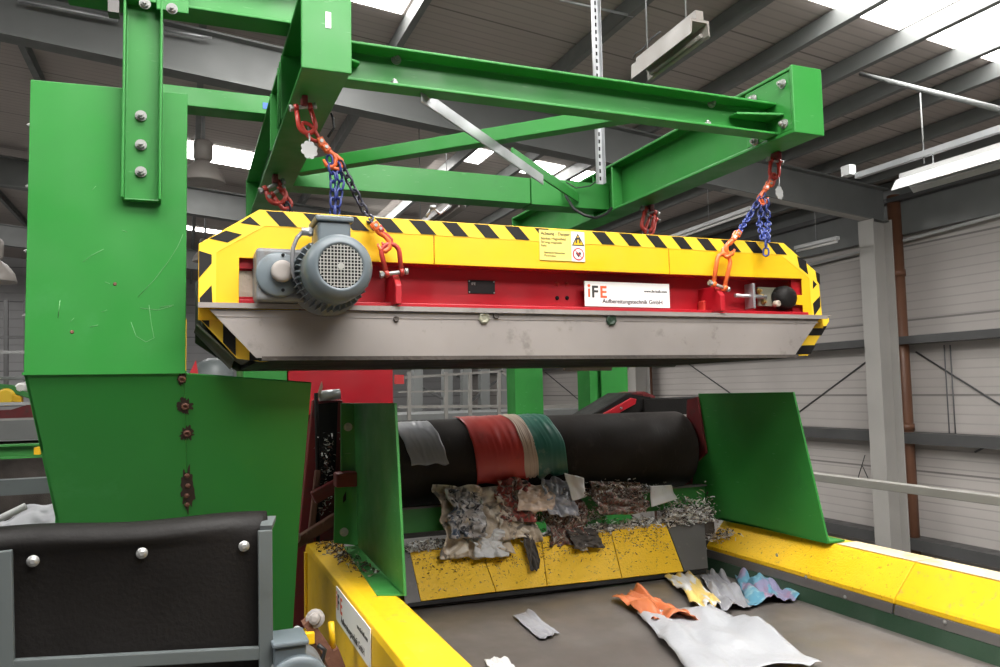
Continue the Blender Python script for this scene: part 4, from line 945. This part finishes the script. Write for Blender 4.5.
MB().bar(W(313,498,3.84),W(352,477,3.84),.06,.05,(0,1,0)).build('tie_bar', 'darkred', up, .006)
MB().bar(W(318,470,3.9),W(308,560,3.9),.03,.03,(0,1,0)).build('tie_bar', 'rust', up, .006)
MB().bolt(W(345,518,3.85),(0,-1,0),.012,.012).build('bolt', 'rust', up)
MB().lathe(W(293,537,3.83),(0,-1,0),[(0,.03),(.03,.032),(.045,.02)],16).build('pivot_cap', 'film', up)
MB().box(W(300,500).x,W(345,500).x,3.97,4.03,.2,W(320,570).z).build('base', 'darkred', up)

# ================================================================ DISCHARGE BELT CONVEYOR
bc = thing('belt_conveyor', 'wide grey belt conveyor between yellow side guards at the front', 'conveyor', (1.6, 2.2, 0))
BZ = 2.268
def bsheet(u, v):
    x = .66 + 1.785*u; y = .55 + 3.2*v
    return (x, y, BZ - .012*math.sin(PI*u))
MB().grid(bsheet, 40, 20).build('belt', 'belt', bc, solid=.010)
MB().box(.72,2.42,.6,3.7,BZ-.16,BZ-.03).build('belt_bed', 'darksteel', bc)
for x in (.6,2.6):
    for y in (1.0,3.3): MB().box(x-.05,x+.05,y-.05,y+.05,0,2.1).build('support_leg', 'plategreen', bc)
# left guard
gl = [(.522,2.05),(.522,2.478),(.528,2.498),(.565,2.505),(.672,2.503),(.690,2.490),(.690,2.26),(.670,2.26),(.670,2.05)]
lg = MB().prism([(x,.6,z) for x, z in gl], (0,3.19,0)).build('left_side_guard'.replace('left_',''), 'guardyellow', bc, .003)
MB().prism([(x,.62,z) for x, z in [(.500,2.04),(.521,2.04),(.521,2.14),(.500,2.14)]], (0,3.1,0)).build('lower_ledge', 'rust', bc)
MB().box(.512,.521,3.72,3.76,2.05,2.47).build('guard_rib', 'guardyellow', bc)
# sign on the left guard
SX = .519
a, b = at(336.5,584,X=SX), at(370.5,623,X=SX); zt, zb = 2.492, 2.372
s2 = MB().box(SX-.002,SX+.001,b.y,a.y,zb,zt).build('company_sign', 'white', bc); s2['label'] = 'white company sign on the outer guard face'
xd = (0,-1,0); xs = SX-.0025; hh = zt-zb
MB().box(xs-.0002,xs+.0008,a.y-.024,a.y-.012,zb+hh*.38,zb+hh*.74).build('logo_bar', 'inkorange', s2)
MB().box(xs-.0002,xs+.0008,a.y-.024,a.y-.012,zb+hh*.79,zb+hh*.88).build('logo_dot', 'inkorange', s2)
text('logo_letter', 'F', s2, (xs,a.y-.032,zb+hh*.38), hh*.66, 'inkdark', xd, bold=.0018); text('logo_letter', 'E', s2, (xs,a.y-.085,zb+hh*.38), hh*.66, 'inkorange', xd, bold=.0018)
text('sign_text', 'Aufbereitungstechnik GmbH', s2, (xs,a.y-.10,zb+hh*.13), .034, 'inkdark', xd, bold=.0003); text('sign_text', 'www.ife-bulk.com', s2, (xs,b.y+.03,zb+hh*.60), .022, 'inkdark', xd, align='RIGHT', bold=.0003)
# right guard in two lengths
jy = at(915,563,X=2.617).y
gr = [(2.735,2.05),(2.735,2.497),(2.73,2.502),(2.617,2.500),(2.508,2.386),(2.500,2.376),(2.500,2.358),(2.52,2.35),(2.52,2.05)]
for y0, y1 in ((.6,jy-.002),(jy+.002,3.42)):
    MB().prism([(x,y0,z) for x, z in gr], (0,y1-y0,0)).build('side_guard', 'dirtyyellow' if y0 > 1 else 'guardyellow', bc, .003)
    MB().prism([(x,y0+.004,z) for x, z in [(2.486,2.322),(2.498,2.322),(2.505,2.357),(2.494,2.357)]], (0,y1-y0-.008,0)).build('edge_strip', 'greyplate', bc, .001)
    MB().prism([(x,y0+.002,z) for x, z in [(2.621,2.503),(2.730,2.5045),(2.730,2.5055),(2.621,2.505)]], (0,min(y1,2.66)-y0-.004,0)).build('guard_top', 'glaretop', bc)  # pale sheet carrying the painted glare of the guard top
MB().prism([(x,.6,z) for x, z in [(2.447,2.268),(2.460,2.262),(2.505,2.29),(2.505,2.321),(2.484,2.321)]], (0,2.85,0)).build('skirt', 'dgreen', bc)
for px, py in ((777,555),(845,597),(945,622),(806,577)):
    MB().bolt(at(px,py,X=2.487),(-1,0,0),.006,.004).build('bolt', 'bolt', bc)
# yellow impact chute plate
p0, n0 = V((0,3.30,2.30)), V((0,-.2,.15)).normalized()
def C_(px, py): return at(px, py, P=(p0, n0))
tops = [(410,551),(478,542),(541,536.5),(610,529),(665.5,522.5)]; bots = [(421,601),(496,591.5),(547,586),(622,578),(684,571)]
cp = thing('impact_chute', 'yellow spattered impact plate sloping from the drum down to the belt', 'chute', (C_(550,590).x, 3.36, 2.28))
for i in range(4):
    a, b, c, d = tops[i], tops[i+1], bots[i+1], bots[i]
    e = .5 if i else 0
    MB().prism([C_(a[0]+e,a[1]),C_(b[0]-.2,b[1]),C_(c[0]-.2,c[1]),C_(d[0]+e,d[1])], -n0*.010).build('wear_plate', 'dirtyyellow', cp, .0015)
MB().prism([C_(402,551),C_(409.6,551),C_(420.6,601.5),C_(405,604)], -n0*.012).build('side_seal', 'greyplate', cp)
MB().prism([C_(666,522.5),C_(704,519),C_(708,568),C_(684.6,571)], -n0*.012).build('side_seal', 'greyplate', cp)
a, b = C_(405,552), C_(704,520)
MB().box(a.x,PRX-.01,a.y,3.60,2.36,a.z-.004).build('ledge', 'grime', cp)
MB().prism([C_(408,603),C_(706,569.5),C_(706,573),C_(408,607)], -n0*.02).build('rubber_lip', 'rubber', cp)

# ================================================================ DRIVE MOTOR, bottom left
dm = thing('drive_motor', 'small blue-grey drive motor at the bottom between skirt and guard', 'motor', at(297,690,Y=2.1))
def D(px, py, y=2.1): return at(px, py, Y=y)
MB().box(D(272,640).x,D(304,640).x,2.05,2.15,D(290,672).z,D(290,640).z).build('terminal_box', 'greymotor', dm, .006)
MB().box(D(270,640).x,D(306,640).x,2.04,2.16,D(290,640).z,D(290,635).z).build('terminal_lid', 'greymotor', dm, .004)
c = D(297,685,2.06); MB().lathe(c,(0,1,0),[(-.03,.05),(-.03,.07),(-.02,.076),(.01,.078),(.10,.078),(.12,.06)],32).build('motor_body', 'greygear', dm)
MB().lathe(c,(0,1,0),[(-.036,.062),(-.036,.078),(-.02,.080),(-.02,.074)],32).build('cover_rim', 'greymotor', dm)
MB().lathe(c,(0,-1,0),[(.02,.05),(.035,.048),(.036,.02)],24).build('fan_inlet', 'rust', dm)
MB().tube([D(315,668),D(322,662),D(325,650),D(318,645)],.006,8).build('motor_cable', 'cable', dm)
MB().box(c.x-.07,c.x+.07,2.06,2.16,0,c.z-.085).build('pedestal', 'darksteel', dm)
tk = thing('belt_tensioner', 'pale bearing on a yellow bracket against the left guard', 'bearing', D(318,650,2.55))
def E_(px, py): return at(px, py, Y=2.62)
MB().lathe(E_(316,618),(-.3,-1,.2),[(0,.024),(.01,.030),(.022,.030),(.026,.020),(.04,.017),(.044,.008)],14,smooth=False).build('bearing_cap', 'fixturegrey', tk)
MB().bar(E_(306,620),E_(330,655),.03,.05,(0,1,0)).build('slide_rail', 'rust', tk)
MB().cyl(E_(331,622),E_(333,648),.010,10).build('yellow_pin', 'guardyellow', tk)
MB().bar(E_(330,650),E_(345,690),.05,.05,(0,1,0)).build('slide_rail', 'rust', tk)
MB().box(E_(303,632).x,E_(313,632).x,2.58,2.64,E_(303,642).z,E_(303,630).z).build('yellow_block', 'guardyellow', tk, .004)
MB().lathe(E_(297,630),(0,-1,0),[(0,.014),(.02,.014)],12).build('white_cap', 'fixture', tk); MB().lathe(E_(310,637),(0,-1,0),[(0,.016),(.02,.012)],12).build('red_cap', 'red', tk)
# ================================================================ WASTE
def crumple(name, lab, cat, ctr, U, W, nu, nv, amp, seed, mat, lift=None, freq=3.0, edge=.12, group=None, solid=.0025, mats=None, nrm=(0,0,1)):
    """crumpled sheet: ctr + U*(u-.5) + W*(v-.5) with folds along nrm"""
    ctr, U, W, nrm = V(ctr), V(U), V(W), V(nrm).normalized(); sd = V((seed*3.7, seed*1.3, seed*.7))
    def fn(u, v):
        e = 1 + edge*noise.noise(V((math.atan2(v-.5,u-.5)*1.6, seed, 2)))
        a, b = (u-.5)*e, (v-.5)*e
        h = amp*(abs(noise.noise(V((u*freq,v*freq,0))+sd))*1.3 + .5*noise.noise(V((u*freq*2.7,v*freq*2.7,3))+sd) + .22*noise.noise(V((u*freq*6,v*freq*6,5))+sd))
        p = ctr + U*a + W*b + U.normalized()*amp*.4*noise.noise(V((u*4,v*4,7))+sd)
        p += nrm*(h + (lift(u, v) if lift else 0)); return p
    mb = MB().grid(fn, nu, nv)
    if mats:
        for k in range(len(mb.f)):
            i, j = k % nu, k//nu
            mb.m[k] = 1 if noise.noise(V((i/nu*3.5, j/nv*3.5, seed+9))) > .12 else 0
    return tag(mb.build(name, mats or mat, solid=solid, fix=False), lab, cat, group)
# film wrapped on the drum
def wrap(name, lab, px, pw, a0, a1, mat, seed, dr=.006, skew=0, mats=None, ragged=.06):
    """film lying on the drum, from angle a0 (top) to a1 (front), degrees from vertical towards the viewer"""
    c0 = at(px, 450, Y=DY-DR).x; c1 = at(px+pw, 450, Y=DY-DR).x
    def fn(u, v):
        a = math.radians(a0 + (a1-a0)*(v + ragged*noise.noise(V((u*4,v,seed)))*(1 if v > .5 else .3)))
        x = c0 + (c1-c0)*u + skew*v + .012*noise.noise(V((u*2,v*4,seed+3)))
        r = DR + dr + .006*abs(noise.noise(V((u*9,v*1.5,seed)))) + .004
        return (x, DY - r*math.sin(a), DZ + r*math.cos(a))
    mb = MB().grid(fn, 24, 24)
    if mats:
        for k in range(len(mb.f)): mb.m[k] = (k % 24) * len(mats)//24
    return tag(mb.build(name, mats or mat, solid=.002, fix=False), lab, 'film', 'films carried over the drum')
wrap('plastic_film', 'pale grey film on the left end of the black drum', 398, 38, 20, 88, 'greyfilm', 1, skew=.06)
wrap('plastic_film', 'bright red film lying over the middle of the black drum', 468, 52, -5, 118, 'redcloth', 2, skew=.045)
wrap('plastic_film', 'cream film strip beside the red film on the drum', 516, 13, -5, 112, 'cream', 3, dr=.009, skew=.05)
wrap('plastic_film', 'dark teal film on the drum right of the red one', 526, 31, -5, 112, 'tealfilm', 4, skew=.06)
# heap hanging over the scraper beam
def hp(px, py, y=3.47): return at(px, py, Y=y)
def pix(c, w, h, y=3.47):
    a, b = hp(c[0]-w/2,c[1],y), hp(c[0]+w/2,c[1],y); d, e = hp(c[0],c[1]-h/2,y), hp(c[0],c[1]+h/2,y)
    return hp(c[0],c[1],y), b-a, e-d
FN = (0,-1,.15)
def clump(lab, c, w, h, seed, mat, y=3.44, amp=.05, freq=3, mats=None, name='waste_film', cat='waste', slant=0):
    ce, u, v = pix(c, w, h, y); v = v + V((0,-.09,0)) + u*slant
    return crumple(name, lab, cat, ce, u, v, 34, 34, amp, seed, mat, None, freq, .25, None, .003, mats, FN)
clump('large crumpled beige film hanging over the yellow plate, left in the heap', (474,521), 70, 66, 11, 'heapfilm', amp=.075, freq=2.8)
clump('blue grey printed film crumpled into the beige heap', (466,514), 34, 44, 31, 'bluepiece', y=3.40, amp=.05, freq=4)
clump('pale crumpled tail of film at the foot of the beige heap', (487,540), 34, 30, 12, 'paper', y=3.40, amp=.045)
clump('brownish film hanging between the beige heap and the red film', (516,514), 40, 46, 13, 'heapfilm', amp=.05, freq=3.5)
clump('dark red torn film under the middle of the drum', (514,500), 34, 40, 14, 'tornred', y=3.45, amp=.05)
clump('pinkish paper flap sticking out of the heap under the drum', (536,498), 36, 24, 15, 'cream', y=3.43, amp=.02, slant=-.3)
clump('grey translucent film under the teal one', (558,497), 30, 34, 16, 'greyfilm', y=3.44, amp=.04)
clump('dark dirty scraps right of the grey film', (566,520), 40, 46, 17, 'scrapmix', y=3.46, amp=.05)
clump('brown shaggy scrap under the right half of the drum', (618,498), 52, 30, 18, 'scrapmix', y=3.45, amp=.05, freq=4)
clump('ragged dark strip hanging down onto the yellow plate', (531,548), 10, 40, 19, 'grime', y=3.37, amp=.02)
clump('brown clod at the top edge of the yellow plate', (585,538), 30, 16, 20, 'grime', y=3.40, amp=.03)
def flat(lab, pts, y, mat, name='paper_scrap', cat='paper'):
    q = [at(px,py,Y=y+dy) for px, py, dy in pts]
    def fn(u, v):
        p = (q[0]*(1-u)+q[1]*u)*(1-v) + (q[3]*(1-u)+q[2]*u)*v
        return p + V((0,-1,.2))*.012*noise.noise(V((u*2.5,v*2.5,q[0].x*9)))
    return tag(MB().grid(fn, 14, 14).build(name, mat, solid=.002, fix=False), lab, cat)
flat('white paper leaning against the drum right of the teal film', [(564,473,-.02),(584,478,0),(586,497,0),(573,501,-.03)], 3.44, 'paper')
flat('white creased paper under the right end of the drum', [(650,486,0),(671,485,0),(677,499,-.02),(652,507,-.03)], 3.44, 'paper')
flat('small white flake stuck on the yellow plate', [(579,545,0),(586,544,0),(588,550,0),(581,551,0)], 3.37, 'paper')
# shredded scraps: uncountable flakes on ledge and guards
def shreds(name, lab, spots, n, seed, mats, size=.012):
    rr = random.Random(seed); mb = MB()
    for k in range(n):
        (x0, y0, z0), (x1, y1, z1), sx, sy, sz = rr.choice(spots); t = rr.random()
        c = V((x0+(x1-x0)*t+rr.gauss(0,sx), y0+(y1-y0)*t+rr.gauss(0,sy), z0+(z1-z0)*t+abs(rr.gauss(0,sz))))
        d = V((rr.gauss(0,1),rr.gauss(0,1),rr.gauss(0,.6))).normalized(); e = d.cross(V((rr.gauss(0,1),rr.gauss(0,1),rr.gauss(0,1))).normalized())
        L = size*rr.uniform(.5,1.7); w = size*rr.uniform(.15,.5); f = d.cross(e)
        mb.cur = rr.choices(range(len(mats)), [5,4,3,2,1][:len(mats)])[0]
        nb = mb.add([c-d*L-e*w, c-d*L+e*w, c+e*w+f*L*.35, c-e*w+f*L*.35, c+d*L+e*w, c+d*L-e*w])
        mb.face([nb,nb+1,nb+2,nb+3]); mb.face([nb+3,nb+2,nb+4,nb+5])
    o = mb.build(name, mats, solid=.0008, fix=False)
    return tag(o, lab, 'shreds', kind='stuff')
T0, T1 = C_(408,551), C_(700,521)
zl = T0.z
shreds('paper_shreds', 'shredded paper flakes littering the ledge above the yellow plate', [((T0.x,3.47,zl),(T1.x,3.47,zl),.02,.025,.012), ((T0.x,3.46,zl),(T0.x+.2,3.47,zl),.02,.02,.012), ((1.7,3.47,zl),(T1.x+.05,3.47,zl),.02,.022,.02), ((T1.x-.2,3.47,zl),(T1.x+.08,3.46,zl),.03,.03,.05)], 5200, 5, ['shredwhite','film','grime','paper','bluepiece'], .0095)
shreds('beam_shreds', 'shredded scraps hanging on the green scraper beam', [(tuple(hp(560,497)),tuple(hp(660,492)),.02,.02,.02), (tuple(hp(540,522)),tuple(hp(600,520)),.03,.02,.03), (tuple(hp(600,500)),tuple(hp(640,497)),.03,.02,.03)], 1800, 6, ['film','paper','grime','rust'], .007)
a, b = C_(412,556), C_(664,528)
sl = V((0,-.15,-.20)); rows = []
for k in range(14):
    f = .02 + k*.055
    rows += [(tuple(a+sl*f-n0*0), tuple(b+sl*f), .012, .012, .002)]*max(1, 10-k)
shreds('plate_grit', 'dark grit speckling the upper part of the yellow plate', rows, 1500, 8, ['grime','rust','film'], .0048)
shreds('guard_shreds', 'flakes and grit lying on the far end of the left guard', [((.63,3.75,2.506),(.66,3.0,2.510),.03,.05,.003), ((.60,3.70,2.506),(.64,3.3,2.506),.03,.05,.004)], 260, 9, ['grime','film','rust','paper'], .009)
shreds('guard_flakes', 'paper flakes at the far corner of the right guard', [((2.50,3.40,2.40),(2.56,3.30,2.46),.015,.04,.01)], 160, 10, ['paper','film','grime'], .009)
# pieces riding on the belt
def belt_piece(name, lab, pts, mat, seed, amp=.02, mats=None, lift=.012, cat='film'):
    q = [at(px,py,Z=BZ+lift) for px, py in pts]
    def fn(u, v):
        p = (q[0]*(1-u)+q[1]*u)*(1-v) + (q[3]*(1-u)+q[2]*u)*v
        w = .10*noise.noise(V((u*3,v*3,seed))); p = p + (q[1]-q[0])*w*.5 + (q[3]-q[0])*.10*noise.noise(V((v*3,u*3,seed+5)))
        h = amp*(abs(noise.noise(V((u*2.6,v*2.6,seed)))*1.6) + .4*abs(noise.noise(V((u*7,v*7,seed)))))
        return p + V((0,0,h))
    mb = MB().grid(fn, 30, 30)
    if mats:
        for k in range(len(mb.f)): mb.m[k] = 1 if noise.noise(V(((k%30)/9,(k//30)/9,seed))) > .05 else 0
    return tag(mb.build(name, mats or mat, solid=.002, fix=False), lab, cat, 'waste pieces on the belt')
a, b = W(322,420,3.9), W(332,520,3.9)
shreds('frame_shreds', 'pale scraps caught on the dark red upright', [((a.x,a.y,b.z),(a.x+.03,a.y,a.z-.1),.02,.01,.03)], 220, 12, ['grime','shredwhite','rust','film'], .007)
belt_piece('plastic_bag', 'large crumpled white bag lying on the grey belt', [(637,613),(712,606),(822,664),(705,690)], 'bagfilm', 21, .04)
belt_piece('plastic_film', 'orange crumpled film on the belt beside the white bag', [(612,597),(640,594),(706,622),(655,626)], 'orangefilm', 22, .04)
belt_piece('plastic_film', 'pale yellow film on the belt near the chute plate', [(664,577),(690,574),(722,606),(700,612)], 'tanfilm', 23, .03, ['tanfilm','paper'])
belt_piece('plastic_film', 'light blue and violet film on the belt beside the right guard', [(733,572),(752,567),(800,600),(748,606)], 'bluefilm', 24, .045, ['bluefilm','pinkfilm'])
belt_piece('plastic_film', 'grey brown film on the belt between the yellow and blue ones', [(700,576),(722,574),(752,606),(722,612)], 'greyfilm', 25, .03)
belt_piece('paper_scrap', 'small grey paper lying alone on the left half of the belt', [(513,616),(530,612),(560,634),(540,640)], 'greyfilm', 26, .01, lift=.004, cat='paper')
belt_piece('paper_scrap', 'pale paper strip at the bottom edge on the belt', [(484,660),(505,658),(518,672),(492,676)], 'paper', 27, .01, lift=.004, cat='paper')
# ================================================================ LIGHT
w = bpy.data.worlds.new('sky'); scn.world = w; w.use_nodes = True
bg = w.node_tree.nodes['Background']; bg.inputs[0].default_value = (.93, .96, 1.0, 1); bg.inputs[1].default_value = .2
def area(name, loc, target, sx, sy, power, col=(1,.98,.95)):
    l = bpy.data.lights.new(name, 'AREA'); l.shape = 'RECTANGLE'; l.size = sx; l.size_y = sy; l.energy = power; l.color = col
    o = bpy.data.objects.new(name, l); COL.objects.link(o); o.location = loc
    o.rotation_euler = (V(target)-V(loc)).to_track_quat('-Z', 'Y').to_euler(); return o
area('fill_overhead', (.7,.8,6.55), (.7,1.3,3.0), 4.4, 1.3, 140)  # added top light just below the unseen overhead pane
area('fill_behind', (1.9,-1.1,6.45), (1.6,3.3,2.4), 3.6, 1.2, 270)  # added fill without a pane, brightens front faces and the impact plate
area('fill_side', (-3.8,1.9,7.05), (1.8,3.0,2.8), 2.4, 1.2, 110)  # added fill from the left, brightens the right side plate
area('fill_hall', (3.0,13.0,6.35), (5.5,13.0,1.5), 5, 2, 330)  # added fill to brighten the far part of the hall
area('fill_hall', (-6.0,15.0,7.2), (-6.0,16.5,1.5), 5, 2, 500)  # added fill to brighten the far left wall
area('fill_hall', (5.4,3.5,6.1), (7.0,4.5,2.0), 2, 2, 55)  # extra light added below the right rooflight panes for the ribbed wall
scn.view_settings.view_transform = 'Standard'; scn.view_settings.look = 'None'
scn.view_settings.gamma = 1; scn.view_settings.use_curve_mapping = False; scn.view_settings.exposure = 0
